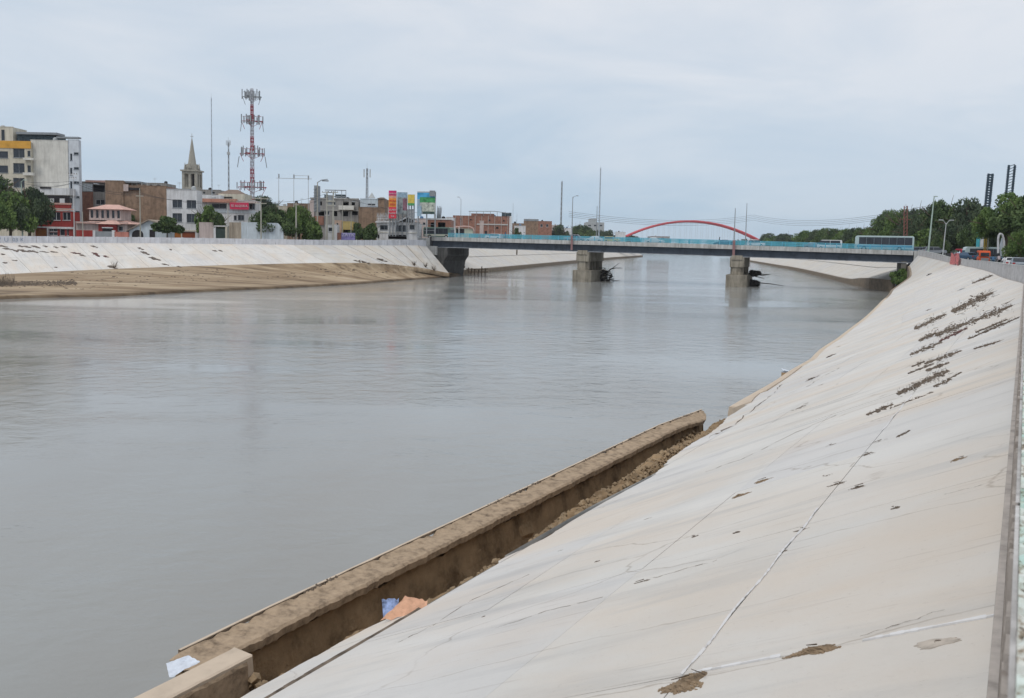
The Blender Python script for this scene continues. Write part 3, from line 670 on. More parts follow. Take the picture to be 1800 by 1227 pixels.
# left abutment, with the deck's shade painted into its dark colour
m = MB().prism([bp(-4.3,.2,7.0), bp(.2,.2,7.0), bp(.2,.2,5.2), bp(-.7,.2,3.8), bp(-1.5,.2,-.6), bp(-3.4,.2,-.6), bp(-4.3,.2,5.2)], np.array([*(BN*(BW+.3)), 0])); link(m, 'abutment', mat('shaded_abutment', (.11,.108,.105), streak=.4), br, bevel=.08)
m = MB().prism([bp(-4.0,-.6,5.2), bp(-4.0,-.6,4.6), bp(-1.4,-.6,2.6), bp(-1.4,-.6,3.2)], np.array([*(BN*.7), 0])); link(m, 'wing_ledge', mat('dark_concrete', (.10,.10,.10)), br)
m = MB().prism([bp(-4.4,-.5,7.4), bp(-2.4,-.5,7.4), bp(-2.4,-.5,5.2), bp(-4.4,-.5,5.6)], np.array([*(BN*.7), 0])); link(m, 'bearing_seat', PALEC, br)
# return wall at the left end, in upright panels
for k in range(6):
    a = bp(-4.3-1.0*k-.02, -.35-.25*k, 0); b_ = bp(-5.3-1.0*k+.03, -.35-.25*(k+1), 0); zt_ = 9.4-.1*k
    m = MB().add([(*a[:2], 6.0-.3*k), (*b_[:2], 5.9-.3*k), (*b_[:2], zt_), (*a[:2], zt_+.05), *[(*(q[:2]+BN*.3), z) for q, z in ((a, 5.5), (b_, 5.5), (b_, zt_), (a, zt_))]],
                 [(0,1,2,3),(7,6,5,4),(3,2,6,7),(0,3,7,4),(1,5,6,2),(0,4,5,1)]); link(m, 'return_wall_panel', DECKC, br)
# right abutment
link(MB().prism([bp(BL-1.9,.6,-1), bp(BL-.9,.6,-1), bp(BL-.9,.6,6.3), bp(BL-1.9,.6,6.3)], np.array([*(BN*(BW-1)), 0])), 'abutment', mat('abutment_concrete', (.16,.15,.13), streak=.3), br)
link(MB().prism([bp(BL-.3,-.1,3.5), bp(BL+6,-.1,3.5), bp(BL+6,-.1,8.4), bp(BL+.3,-.1,8.45), bp(BL+.3,-.1,5.6), bp(BL-.3,-.1,5.6)], np.array([*(BN*(BW)), 0])), 'approach_wall', PALEC, br)
# roads leading off both ends
def road_end(t0, t1, z0, z1, lab):
    rows = [[bp(t_, -1, z) for t_ in ()] for z in ()]
    m = MB().prism([bp(t0,.4,z0), bp(t1,.4,z1), bp(t1,.4,z1-3), bp(t0,.4,z0-3)], np.array([*(BN*(BW-.8)), 0])); return tag(link(m, 'road', ROAD), lab, kind='structure')
road_end(BL+.25, BL+75, dz_t(BL)-.32, 7.4, 'asphalt road leaving the right end of the bridge')
road_end(T0-.05, -60, dz_t(0)-.3, 7.3, 'asphalt road leaving the left end of the bridge')
# lamp posts standing on the pier ends
RUST = mat('reddish_pedestal', (.30,.17,.17), var=.2)
POST = mat('post_grey', (.27,.29,.31), rough=.6, var=.1)
def on_bridge(px, o):      # bridge parameter t seen at pixel column px (deck height)
    lo, hi = -10, BL+20
    for _ in range(40):
        t_ = (lo+hi)/2; P = bp(t_, o, dz_t(t_)); v = R.T@(P-CAM); x = 900+F*v[0]/-v[2]
        if x < px: lo = t_
        else: hi = t_
    return t_
def lamp_post(px, ytop, lab, head=True):
    t_ = on_bridge(px, -.4); base = bp(t_, -.4, dz_t(t_)-2.2); top = atY(px+1, ytop, base[1])[2]
    o = thing('lamp_post', base, lab, 'lamp post', 'tall grey posts on the bridge piers')
    link(MB().box(base[0]-.22, base[1]-.22, base[2], base[0]+.22, base[1]+.22, base[2]+3.2), 'pedestal', RUST, o)
    link(MB().tube(base+[0,0,3.2], (base[0], base[1], top), .13, .07), 'pole', POST, o)
    if head:
        link(MB().path([(base[0], base[1], top-.4), (base[0]+.3, base[1]+.3, top+.1), (base[0]+.9, base[1]+.6, top+.3)], .05).box(base[0]+.8, base[1]+.4, top+.22, base[0]+1.3, base[1]+.8, top+.36), 'lamp_arm', POST, o)
lamp_post(1005, 346, 'tall grey lamp post rising above the left bridge pier')
lamp_post(1290, 366, 'thin grey post rising above the right bridge pier', False)
for px, yt, lab in ((1048,362,'thin grey post on the bridge just right of the left pier'), (1310,357,'thin grey post on the bridge just right of the right pier')):
    t_ = on_bridge(px, BW-.6); b_ = bp(t_, BW-.6, dz_t(t_)-.1); top = atY(px+1, yt, b_[1])[2]
    o = thing('lamp_post', b_, lab, 'lamp post', 'tall grey posts on the bridge piers'); link(MB().tube(b_, (b_[0], b_[1], top), .12, .06), 'pole', POST, o); link(MB().box(b_[0]-.2, b_[1]-.2, b_[2], b_[0]+.2, b_[1]+.2, b_[2]+.3), 'foot_plate', METAL, o)
# driftwood and wreckage
def snag(base, lab, sticks, blob, name='driftwood_pile'):
    o = thing(name, base, lab, 'driftwood')
    m = MB()
    for k in range(420):
        u = rng.random(3)*2-1
        if u@u > 1: continue
        lump(m, np.array(base)+u*np.array(blob)*[1,1,1-.35*u[0]]+[0,0,blob[2]*.35], .10+.22*rng.random(), (1.6,1,.6))
    link(m, 'tangled_mass', SNAG, o)
    for a, b_ in sticks:
        m = MB(); P = np.array(base)+a; Q = np.array(base)+b_; mid = (P+Q)/2+rng.normal(size=3)*.15; m.tube(P, mid, .11, .09, 5); m.tube(mid, Q, .09, .04, 5)
        for _ in range(1):
            t_ = .3+.6*rng.random(); W = P+(Q-P)*t_; m.tube(W, W+np.array([.2+.5*rng.random(), rng.normal()*.2, .1+rng.random()*.4]), .04, .02, 4)
        link(m, 'branch', SNAG, o)
p1 = bp(BL/3+.2+3.0, 8.5, .1); p2 = bp(2*BL/3+.2+2.9, 7.5, .2); p2b = bp(2*BL/3+.2+3.3, 6.5, 2.6)
snag(p1, 'black tangle of driftwood caught against the left bridge pier', [((1,-.5,2.6),(4,-1,3.0)), ((.5,0,2),(3.2,-.5,4.1)), ((.3,0,.3),(3.6,-.5,.1))], (2.0,2.4,2.2))
snag(p2, 'dark driftwood with long stick at the waterline of the right pier', [((.5,-1,.6),(6.3,-1.6,.05)), ((.5,0,2.8),(3.8,-.4,2.5)), ((-7.6,-5.8,.3),(-4.2,-5.2,.3))], (1.5,1.6,1.0))
snag(p2b, 'clump of dark branches hooked on the side of the right pier above the water', [((0,0,0),(3.0,-.5,.1)), ((0,0,-.4),(2.0,-.4,-.9))], (1.3,1.1,.7))
q = atz(838, 482, .1)
o = thing('timber_wreck', q, 'broken dark timber crib lying in the water beside the left abutment', 'timber wreck')
for k in range(7): link(MB().obox(q+[-3.5+k*.95, .5, -.3], q+[-3.3+k*.95+rng.normal()*.1, .5, 1.7+rng.normal()*.2], .28, .28), 'timber_post', BARK, o)
for h in (.5, 1.3): link(MB().obox(q+[-3.8,.2,h], q+[3.0,.2,h+.15], .2, .25), 'timber_rail', BARK, o)
# ---------------------------------------------------------------- red arch bridge far behind
REDP = mat('red_arch_paint', (.50,.075,.09), rough=.5, var=.12)
ap = thing('arch_bridge', atz(1216, 425, 8)*[1,1,0]*0+[158,760,0], 'distant footbridge hung from two slender red arches over the river', 'bridge')
aL = atY(1081, 424, 760); aR = atY(1350, 425, 760); top = atY(1212, 389, 760)[2]
for oy in (0, 8):
    m = MB(); pts = []; n = 28
    zb = min(aL[2], aR[2])-1
    for k in range(n+1):
        f = k/n; x = aL[0]+(aR[0]-aL[0])*f; z = zb+(top-zb)*(1-(2*f-1)**2); pts.append((x, 760+oy, z))
    m.path(pts, .95, 8); link(m, 'arch_rib', REDP, ap)
    m = MB()
    for x, y, z in pts[2:-2]:
        m.tube((x, y, z), (x, y, 11), .06, .06, 4)
    tag(link(m, 'hangers', METAL, ap), kind='stuff')
for k in range(2, 27, 4):
    x, y, z = pts[k]; link(MB().obox((x, 760, z), (x, 768, z), .5, .5), 'cross_brace', REDP, ap)
link(MB().box(70,760,9.3,245,768,10.6), 'deck', PALEC, ap)
for x in (aL[0], aR[0]): link(MB().box(x-2,759,-1,x+2,769,9.3), 'pier', PALEC, ap)
# ================================================================ vehicles
def car(col, name, L_=4.3, W=1.72, H=1.45, kind='sedan'):
    # built nose to +X, base centre at the origin
    P = paint('car_'+name, col, rough=.25, var=.04, streak=0, spec=.6)
    o = bpy.data.objects.new('parked_car', None); COL.objects.link(o)
    h = L_/2
    if kind == 'sedan': prof = [(-h,.35),(-h,.78),(-h+.12,.9),(-h+.75,.95),(-h+1.25,H-.03),(-h+1.6,H),(h-1.95,H),(h-1.7,H-.05),(h-1.0,.95),(h-.15,.78),(h,.6),(h,.35)]
    elif kind == 'suv': prof = [(-h,.4),(-h,1.0),(-h+.08,1.05),(-h+.35,H-.03),(-h+.6,H),(h-1.75,H),(h-1.5,H-.05),(h-.95,1.08),(h-.1,.95),(h,.7),(h,.4)]
    elif kind == 'van': prof = [(-h,.4),(-h,1.1),(-h+.05,H-.1),(-h+.2,H),(h-1.0,H),(h-.8,H-.05),(h-.3,1.1),(h-.02,.9),(h,.4)]
    else: prof = [(-h,.45),(-h,.98),(-h+1.7,1.0),(-h+1.75,H-.02),(-h+1.9,H),(h-1.95,H),(h-1.75,H-.05),(h-1.2,1.05),(h-.12,.92),(h,.7),(h,.45)]
    m = MB(); rows = []
    for y, inset in ((-W/2,0),(W/2,0)):
        rows.append([(x, y*(1 if z < 1.0 else .86), z) for x, z in prof])
    n = len(prof); m.add(rows[0]+rows[1], [tuple(range(n)), tuple(range(2*n-1, n-1, -1))]+[(k+1, k, n+k, n+k+1) for k in range(n-1)]+[(0, n-1, 2*n-1, n)])
    b_ = link(m, 'body', P, bevel=.05); b_.parent = o
    # glazing: side windows, windscreen, rear window
    x0, x1 = {'sedan': (-h+1.05, h-1.35), 'suv': (-h+.4, h-1.25), 'van': (-h+.35, h-.55), 'pickup': (-h+1.85, h-1.5)}[kind]
    zb, zt_ = (.98 if kind != 'sedan' else .92), H-.12
    for s_ in (-1, 1):
        m = MB(); mid = (x0+x1)/2
        for a, b2 in ((x0, mid-.04), (mid+.04, x1)):
            sl = .28 if kind == 'sedan' else .12
            q = [(a+(0 if a > x0 else 0), zb), (b2+(.25 if b2 == x1 else 0), zb), (b2-(.0 if b2 == x1 else 0), zt_), (a+(sl if a == x0 else 0), zt_)]
            vs = [(x, s_*(W/2*(.93 if z < 1.0 else .875)+.012), z) for x, z in q]; m.add(vs, [(0,1,2,3) if s_ < 0 else (3,2,1,0)])
        g = link(m, 'side_window', GLASS); g.parent = o
    fx = {'sedan': (h-1.0, .95, h-1.7, H-.05), 'suv': (h-.95,1.08,h-1.5,H-.05), 'van': (h-.3,1.1,h-.8,H-.05), 'pickup': (h-1.2,1.05,h-1.75,H-.05)}[kind]
    w_ = W*.42*.95
    m = MB().add([(fx[0]+.0,-w_,fx[1]+.05),(fx[0],w_,fx[1]+.05),(fx[2]+.06,w_*.95,fx[3]-.03),(fx[2]+.06,-w_*.95,fx[3]-.03)], [(0,1,2,3)]); m.v = [(x+.02, y, z+.02) for x, y, z in m.v]
    g = link(m, 'windscreen', GLASS); g.parent = o
    rx = {'sedan': (-h+.75,.95,-h+1.25,H-.03), 'suv': (-h+.08,1.05,-h+.35,H-.03), 'van': (-h+.0,1.1,-h+.05,H-.1), 'pickup': (-h+1.7,1.0,-h+1.75,H-.02)}[kind]
    m = MB().add([(rx[0]-.02,w_,rx[1]+.06),(rx[0]-.02,-w_,rx[1]+.06),(rx[2]-.03,-w_*.95,rx[3]-.03),(rx[2]-.03,w_*.95,rx[3]-.03)], [(0,1,2,3)])
    g = link(m, 'rear_window', GLASS); g.parent = o
    for x in (-h+.8, h-.8):
        for s_ in (-1, 1):
            wl_ = link(MB().tube((x, s_*(W/2-.2), .32), (x, s_*(W/2+.01), .32), .32, .32, 14), 'wheel', RUBBER); wl_.parent = o
            rm = link(MB().tube((x, s_*(W/2), .32), (x, s_*(W/2+.02), .32), .18, .16, 10), 'rim', METAL); rm.parent = wl_
    for s_ in (-1, 1):
        g = link(MB().box(h-.03, s_*.6-.18, .62, h+.02, s_*.6+.18, .78), 'headlight', mat('lamp_lens', (.7,.7,.68), rough=.2)); g.parent = o
        g = link(MB().box(-h-.02, s_*.62-.14, .68, -h+.03, s_*.62+.14, .86), 'tail_light', mat('tail_lens', (.35,.02,.02), rough=.3)); g.parent = o
    return o
def set_car(o, loc, rz, lab, cat, grp, name=None):
    put(o, loc, rz); tag(o, lab, cat, grp)
    if name: o.name = name
    return o
ang = math.atan2(BD[1], BD[0])
white = lambda k='suv', **a: car((.62,.64,.66), 'white', kind=k, **a)
def bcar(o, px, off, rev, lab, cat='car', name='road_car'):
    t_ = on_bridge(px, off); set_car(o, bp(t_, off, dz_t(t_)-.30+.0), ang+(math.pi if rev else 0)-math.atan(.0), lab, cat, 'cars driving over the bridge', name)
bcar(white('sedan', H=1.5), 1151, 4.0, False, 'white sedan on the bridge midway between the two piers')
bcar(car((.04,.09,.16), 'navy', H=1.42), 1272, 4.0, True, 'dark blue car on the bridge just above the right pier')
bcar(white('suv', L_=3.9, H=1.65), 1329, 7.2, False, 'small white hatchback on the bridge where the red arch ends')
bcar(white('van', L_=5.0, H=2.0, W=1.8), 1458, 4.2, True, 'white van on the bridge left of the coach', 'van', 'white_van')
bcar(car((.18,.22,.26), 'slate', kind='sedan'), 1430, 8.6, False, 'grey blue car partly behind the white van on the bridge')
bcar(car((.22,.24,.27), 'grey', kind='pickup', L_=5.2, H=1.75), 1010, 8.0, False, 'grey pickup on the bridge behind the tall lamp post', 'pickup', 'pickup_truck')
bcar(white('sedan', H=1.45), 1045, 4.0, True, 'white sedan on the bridge right of the left pier lamp post')
bcar(white('suv'), 868, 8.6, True, 'white car near the left end of the bridge')
bcar(car((.45,.40,.12), 'taxi_yellow', kind='suv', L_=3.8, H=1.5), 1075, 8.4, False, 'dull yellow taxi on the far side of the bridge left of the red arch')
# coach on the bridge
def bus(L_, W, H, body, stripe, nwin, name):
    o = bpy.data.objects.new(name, None); COL.objects.link(o); h = L_/2
    def pt(m, nm, mt, par=None, **k): g = link(m, nm, mt, **k); g.parent = par or o; return g
    m = MB(); prof = [(-h,.45),(-h,H-.25),(-h+.15,H-.05),(-h+.4,H),(h-.5,H),(h-.2,H-.1),(h-.05,H-.6),(h,1.3),(h,.45)]; n = len(prof)
    m.add([(x,-W/2,z) for x, z in prof]+[(x,W/2,z) for x, z in prof], [tuple(range(n)), tuple(range(2*n-1,n-1,-1))]+[(k+1,k,n+k,n+k+1) for k in range(n-1)]+[(0,n-1,2*n-1,n)])
    pt(m, 'body', body, bevel=.06)
    a = (L_-1.1)/nwin
    for s_ in (-1, 1):
        for k in range(nwin):
            x0 = -h+.35+k*a; y = s_*(W/2+.012)
            f = pt(MB().box(x0, min(y, y-s_*.03), H*.42, x0+a-.03, max(y, y-s_*.03), H-.30), 'window', DARKST)
            pt(MB().box(x0+.06, min(y, y+s_*.012), H*.42+.05, x0+a-.08, max(y, y+s_*.012), H-.35), 'pane', GLASS, f)
        y = s_*(W/2+.01)
        pt(MB().box(-h+.3, min(y, y-s_*.03), H*.26, h-.4, max(y, y-s_*.03), H*.37), 'stripe', stripe)
        for x in (-h+L_*.24, h-L_*.16):
            w2 = pt(MB().tube((x, s_*(W/2-.25), .5), (x, s_*(W/2+.02), .5), .5, .5, 16), 'wheel', RUBBER)
            pt(MB().tube((x, s_*(W/2+.01), .5), (x, s_*(W/2+.04), .5), .26, .24, 12), 'rim', METAL, w2)
    pt(MB().add([(h+.01,-W*.45,1.35),(h+.01,W*.45,1.35),(h-.04,W*.45,H-.62),(h-.04,-W*.45,H-.62)], [(0,1,2,3)]), 'windscreen', GLASS)
    pt(MB().box(-h-.02,-W*.4,H*.55,-h+.01,W*.4,H-.5), 'rear_window', GLASS)
    for s_ in (-1, 1):
        pt(MB().box(h-.02, s_*.8-.2, .7, h+.03, s_*.8+.2, .9), 'headlight', MATS['lamp_lens']); pt(MB().box(-h-.03, s_*.9-.12, .8, -h+.02, s_*.9+.12, 1.1), 'tail_light', MATS['tail_lens'])
    return o
WV = paint('coach_white', (.42,.52,.53), rough=.3, var=.04, streak=0, spec=.5)
BS = mat('blue_stripe', (.06,.22,.42), rough=.4, var=.2, scale=2)
o = bus(11.2, 2.5, 3.15, WV, BS, 7, 'coach'); t_ = on_bridge(1553, 3.6); put(o, bp(t_, 3.6, dz_t(t_)-.30), ang+math.pi); tag(o, 'white coach with dark windows and blue stripe at the right bridge end', 'bus')
GRN = paint('dull_green_bus', (.13,.20,.17), rough=.4, var=.1, streak=.1)
o = bus(7.6, 2.4, 2.9, GRN, mat('cream_stripe', (.5,.5,.42)), 5, 'old_bus'); P = bp(-5.6, 7.5, dz_t(-5.6)-.38); put(o, P, ang); tag(o, 'dull green bus with dark windows at the left end of the bridge', 'bus')
# white lorry and bus by the trees on the right
o = bus(7.2, 2.2, 2.75, WV, BS, 5, 'minibus'); P = atz(1733, 452, 6.75); P = atY(1733, 452, 148); P[2] = 6.55; put(o, P, math.radians(165)); tag(o, 'white minibus standing under the trees on the right bank', 'bus')
# motor taxi with orange hood
def mototaxi(hood, lab, P, rz):
    o = thing('mototaxi', (0,0,0), lab, 'mototaxi')
    link(MB().prism([(-1.3,-.62,.35),(.35,-.62,.35),(.5,-.62,.85),(.1,-.62,1.0),(-1.3,-.62,.9)], (0,1.24,0)), 'cab_body', hood, o, bevel=.05)
    link(MB().prism([(-1.4,-.66,1.0),(-1.35,-.66,1.5),(-1.1,-.66,1.75),(.1,-.66,1.78),(.45,-.66,1.6),(.35,-.66,1.55),(-.9,-.66,1.45),(-1.1,-.66,1.0)], (0,1.32,0)), 'hood', hood, o, bevel=.04)
    link(MB().box(-1.42,-.5,1.05,-1.39,.5,1.5), 'rear_window', GLASS, o)
    link(MB().box(-1.43,-.45,.45,-1.40,.45,.8), 'rear_panel', GREYP, o)
    for y in (-.62, .62): link(MB().tube((-.8,y-.05,.3),(-.8,y+.05,.3),.3,.3,12), 'wheel', RUBBER, o)
    link(MB().tube((1.35,-.05,.3),(1.35,.05,.3),.3,.3,12), 'wheel', RUBBER, o)
    link(MB().tube((1.35,0,.35),(1.0,0,1.05),.05,.05), 'fork', METAL, o); link(MB().tube((1.0,-.35,1.08),(1.0,.35,1.08),.03,.03), 'handlebar', METAL, o)
    link(MB().box(.45,-.14,.6,1.05,.14,.85), 'saddle', RUBBER, o)
    put(o, P, rz); return o
ORG = paint('orange_hood', (.62,.10,.03), rough=.6, streak=0); 
def on_road(px, u, z=None):
    lo, hi = 30, 400
    for _ in range(50):
        Y = (lo+hi)/2; P = atY(px, 455, Y); s_, u_ = proj(P[0], P[1])
        if u_ > u: lo = Y
        else: hi = Y
    P = atY(px, 455, Y); P[2] = zc(proj(P[0], P[1])[0])-.1 if z is None else z; return P
REDV = paint('red_hood', (.36,.03,.05), rough=.5, streak=0)
P = on_road(1727, -4.5); mo = mototaxi(ORG, 'orange hooded mototaxi seen from behind beyond the curved wall', P, math.radians(72)); mo.scale = (1.15,1.15,1.15)
P = on_road(1686, -5); mototaxi(REDV, 'dark red mototaxi on the river road left of the orange one', P, math.radians(100))
# motorbikes with riders beyond the wall
CL = [mat('shirt_white', (.6,.6,.62)), mat('shirt_blue', (.06,.14,.25)), mat('trousers_dark', (.03,.035,.05))]; SKIN = mat('skin', (.32,.18,.12)); HAIR = mat('hair', (.02,.015,.012))
def figure(P, lab, shirt, sit=False, rz=0, sc=1.0):
    o = thing('person', (0,0,0), lab, 'person')
    j = dict(pel=(0,0,.95), ch=(0,0,1.3), nk=(0,0,1.48), hd=(.02,0,1.62), tp=(.02,0,1.74))
    hz = .78 if sit else .95
    dlt = hz-.95; V = []; E = []; Rr = []
    def vtx(p, r): V.append((p[0], p[1], p[2]+dlt)); Rr.append(r); return len(V)-1
    a = vtx((0,0,.95), .15); b_ = vtx((.01,0,1.15), .14); c_ = vtx((.02 if not sit else .06,0,1.38), .17); d = vtx((.05,0,1.5), .06); e = vtx((.07,0,1.62), .10); f_ = vtx((.07,0,1.73), .07); E += [(a,b_),(b_,c_),(c_,d),(d,e),(e,f_)]
    for s_ in (-1, 1):
        h_ = vtx((0, s_*.1, .9), .10); k_ = vtx((.42 if sit else .03, s_*.14, .85 if sit else .5), .07); an = vtx((.35 if sit else 0, s_*.14, .42+(-.0) if sit else .08), .045); ft = vtx((.5 if sit else .16, s_*.14, .38 if sit else .04), .04); E += [(a,h_),(h_,k_),(k_,an),(an,ft)]
        sh = vtx((.03, s_*.2, 1.4), .07); el_ = vtx((.22 if sit else .02, s_*.27, 1.15), .045); wr_ = vtx((.5 if sit else .1, s_*.27, 1.08 if sit else .9), .035); E += [(c_,sh),(sh,el_),(el_,wr_)]
    me = bpy.data.meshes.new('body'); me.from_pydata(V, E, []); g = bpy.data.objects.new('body', me); COL.objects.link(g); g.parent = o; me.materials.append(shirt)
    md = g.modifiers.new('skin', 'SKIN'); ly = me.skin_vertices[0] if me.skin_vertices else None; print('SKIN', ly is not None)
    if ly is None:
        at = me.attributes.new('skin', 'FLOAT', 'POINT') if False else None
    else:
        for q, r_ in zip(ly.data, Rr): q.radius = (r_, r_)
        ly.data[0].use_root = True
    g.modifiers.new('sub', 'SUBSURF').levels = 1; g.modifiers['sub'].render_levels = 1
    hd = link(MB().tube((.07,0,1.60+dlt),(.06,0,1.76+dlt),.105,.08,9), 'hair', HAIR); hd.parent = o
    put(o, P, rz, (sc, sc, sc)); return o
def motorbike(P, lab, rz, col):
    o = thing('motorcycle', (0,0,0), lab, 'motorcycle')
    for x in (-.65, .65):
        w_ = link(MB().tube((x,-.05,.3),(x,.05,.3),.3,.3,14), 'wheel', RUBBER, o)
        link(MB().tube((x,-.06,.3),(x,.06,.3),.12,.12,8), 'rim', METAL).parent = w_
    link(MB().prism([(-.5,-.1,.5),(.1,-.1,.45),(.4,-.1,.8),(.2,-.1,.95),(-.1,-.1,.78),(-.75,-.1,.8)], (0,.2,0)), 'tank_and_frame', col, o, bevel=.03)
    link(MB().box(-.7,-.13,.78,-.02,.13,.87), 'saddle', RUBBER, o)
    link(MB().tube((.65,0,.3),(.42,0,1.0),.035,.035), 'fork', METAL, o); link(MB().tube((.42,-.35,1.02),(.42,.35,1.02),.02,.02), 'handlebar', METAL, o)
    put(o, P, rz); return o
for px, Y, sh, lb, rz in ((1746,93,CL[1],'blue',60), (1766,80,CL[0],'white',240), (1756,86,CL[0],'pale',70)):
    P = on_road(px, -4.0 if px != 1756 else -5.5); motorbike(P, f'{"dark" if lb=="blue" else "silver" if lb=="white" else "black"} motorcycle ridden by person in {lb} shirt beyond the parapet wall', math.radians(rz), [MATS['car_navy'], METAL, RUBBER][('blue','white','pale').index(lb)])
    figure(P, f'person in {lb} shirt riding a motorcycle beyond the parapet wall', sh if lb != 'pale' else mat('shirt_pale', (.45,.40,.42)), True, math.radians(rz))
for px, Y, c_, lab, rz in ((1792,66,'slate','grey sedan nearest the camera at the right edge, behind the wall',62), (1781,84,'white','white hatchback behind the wall near the right edge',60), (1700,126,'navy','dark car in the shade left of the minibus',100)):
    cols = {'slate': (.18,.22,.26), 'white': (.62,.64,.66), 'navy': (.04,.09,.16)}
    P = on_road(px, -4.6); set_car(car(cols[c_], c_, kind='sedan' if c_ != 'white' else 'suv'), P, math.radians(rz), lab, 'car', 'cars on the right river road', 'road_car')
for px, Y, c_, lab in ((1618,182,'slate','blue grey car just right of the coach'), (1642,170,'grey','grey car on the approach road right of the tall lamp post')):
    cols = {'slate': (.18,.22,.26), 'grey': (.22,.24,.27)}
    P = atY(px, 437, Y); P[2] = 7.75; set_car(car(cols[c_], c_, kind='suv', H=1.6), P, ang+.3, lab, 'car', 'cars on the right river road', 'road_car')
# people walking on the bridge
for k, (px, sh, lb) in enumerate(((888,CL[1],'navy'), (1264,mat('shirt_dark',(.05,.05,.06)),'dark'), (890.5+30,CL[0],'white'))):
    t_ = on_bridge(px, 1.1); figure(bp(t_, 1.1, dz_t(t_)-.12), f'person in {lb} clothes walking on the near side of the bridge', sh, False, ang)
# ================================================================ trees
LEAF = []
for i, (c1, c2, c3) in enumerate((((.022,.045,.017),(.07,.11,.042),(.15,.205,.075)), ((.035,.07,.022),(.10,.16,.048),(.18,.25,.075)), ((.022,.038,.024),(.062,.09,.05),(.12,.155,.08)))):
    m = bpy.data.materials.new('foliage'); m.use_nodes = True; t = m.node_tree; b = t.nodes['Principled BSDF']; b.inputs['Roughness'].default_value = .75; b.inputs['Specular IOR Level'].default_value = .2
    c = N(t, 'ShaderNodeTexCoord'); n = N(t, 'ShaderNodeTexNoise', inp={'Scale': 3.2, 'Detail': 5}); L(t, c.outputs['Object'], n.inputs[0])
    r = ramp(t, [(.3, c1), (.5, c2), (.72, c3)]); L(t, n.outputs[0], r.inputs[0]); L(t, r.outputs[0], b.inputs['Base Color']); LEAF.append(m)
def crown_mesh(seed, nblob=26, nleaf=7000, leaf=.055, flat=.75):
    # unit crown: x,y,z in about [-1,1]; leaves clump on many small branch clouds
    g = np.random.default_rng(seed); V = []
    blobs = []
    for k in range(nblob):
        d = g.normal(size=3); d /= np.linalg.norm(d); d[2] = abs(d[2])*1.0-.25; rr = .34+.52*g.random()**.7
        blobs.append((d*np.array([rr, rr, rr*flat*1.1]), .12+.19*g.random()))
    blobs.append((np.zeros(3), .36))
    wts = np.array([b[1]**2 for b in blobs]); wts /= wts.sum(); idx = g.choice(len(blobs), nleaf, p=wts)
    cen = np.array([b[0] for b in blobs])[idx]; rad = np.array([b[1] for b in blobs])[idx]
    d = g.normal(size=(nleaf,3)); d /= np.linalg.norm(d, axis=1)[:, None]; d[:, 2] *= .75
    P = cen+d*(rad*(.62+.5*g.random(nleaf)**.7))[:, None]
    a = g.normal(size=(nleaf,3)); a /= np.linalg.norm(a, axis=1)[:, None]; b_ = np.cross(a, g.normal(size=(nleaf,3))); b_ /= np.linalg.norm(b_, axis=1)[:, None]
    sz = leaf*(.5+g.random(nleaf)); q = np.stack([P-a*sz[:, None], P+b_*sz[:, None]*.55, P+a*sz[:, None], P-b_*sz[:, None]*.55], 1).reshape(-1, 3)
    me = bpy.data.meshes.new('crown'); nf = nleaf
    me.vertices.add(nf*4); me.vertices.foreach_set('co', q.ravel()); me.loops.add(nf*4); me.loops.foreach_set('vertex_index', np.arange(nf*4, dtype=np.int32))
    me.polygons.add(nf); me.polygons.foreach_set('loop_start', np.arange(0, nf*4, 4, dtype=np.int32)); me.polygons.foreach_set('loop_total', np.full(nf, 4, dtype=np.int32)); me.update(); me.validate()
    return me
CROWNS = {}
def crown(kind, var):
    k = (kind, var)
    if k not in CROWNS:
        me = crown_mesh(100+var*7, 40 if var < 3 else 22, 14000 if var < 3 else 5000, .034 if var < 3 else .06); me.materials.append(LEAF[kind]); CROWNS[k] = me
    return CROWNS[k]
TRUNKS = []
for k in range(3):
    m = MB(); g = np.random.default_rng(50+k); m.tube((0,0,-.3), (.03,.02,.42), .06, .042, 8)
    for q in range(6):
        a = q*1.05+g.random(); e = (math.cos(a)*(.35+.25*g.random()), math.sin(a)*(.35+.25*g.random()), .7+.25*g.random()); mid = ((.03+e[0])*.4, (.02+e[1])*.4, .42+(e[2]-.42)*.45)
        m.tube((.03,.02,.38), mid, .034, .024, 6); m.tube(mid, e, .024, .008, 5)
        for _ in range(2): f = np.array(e)+g.normal(size=3)*[.2,.2,.1]; m.tube(mid, f, .015, .004, 4)
    me = bpy.data.meshes.new('trunk'); me.from_pydata(m.v, [], m.f); me.materials.append(BARK); me.update(); TRUNKS.append(me)
def tree(px0, px1, ytop, Y, zb, lab, kind=0, var=0, grp='street trees', name='broadleaf_tree', low=.22, cat='tree', depth=None):
    yb = atY((px0+px1)/2, ytop, Y); X0 = atY(px0, 415, Y)[0]; X1 = atY(px1, 415, Y)[0]; w = (X1-X0)/2; h = yb[2]-zb; x = (X0+X1)/2
    o = thing(name, (x, Y, zb), lab, cat, grp)
    t = bpy.data.objects.new('trunk', TRUNKS[var % 3]); COL.objects.link(t); t.parent = o; t.scale = (h*.5, h*.5, h*.9)
    cz = h*(low+(1-low)*.40)
    c = bpy.data.objects.new('crown', crown(kind, var)); COL.objects.link(c); c.parent = o; c.location = (0,0,cz); c.scale = (w/.76, (depth or w)/.76, (h-cz)/.76); c.rotation_euler = (0,0,rng.random()*.6-.3+(math.pi if rng.random() < .5 else 0))
    return o
GL = 'trees on the left bank'
tree(-75, 40, 300, 181, 6.9, 'big dark green tree cut by the left edge of the photo', 0, 0, GL, low=.05)
tree(20, 82, 314, 178, 6.9, 'dark round tree between the pale lamp post and the red house', 2, 1, GL, low=.05)
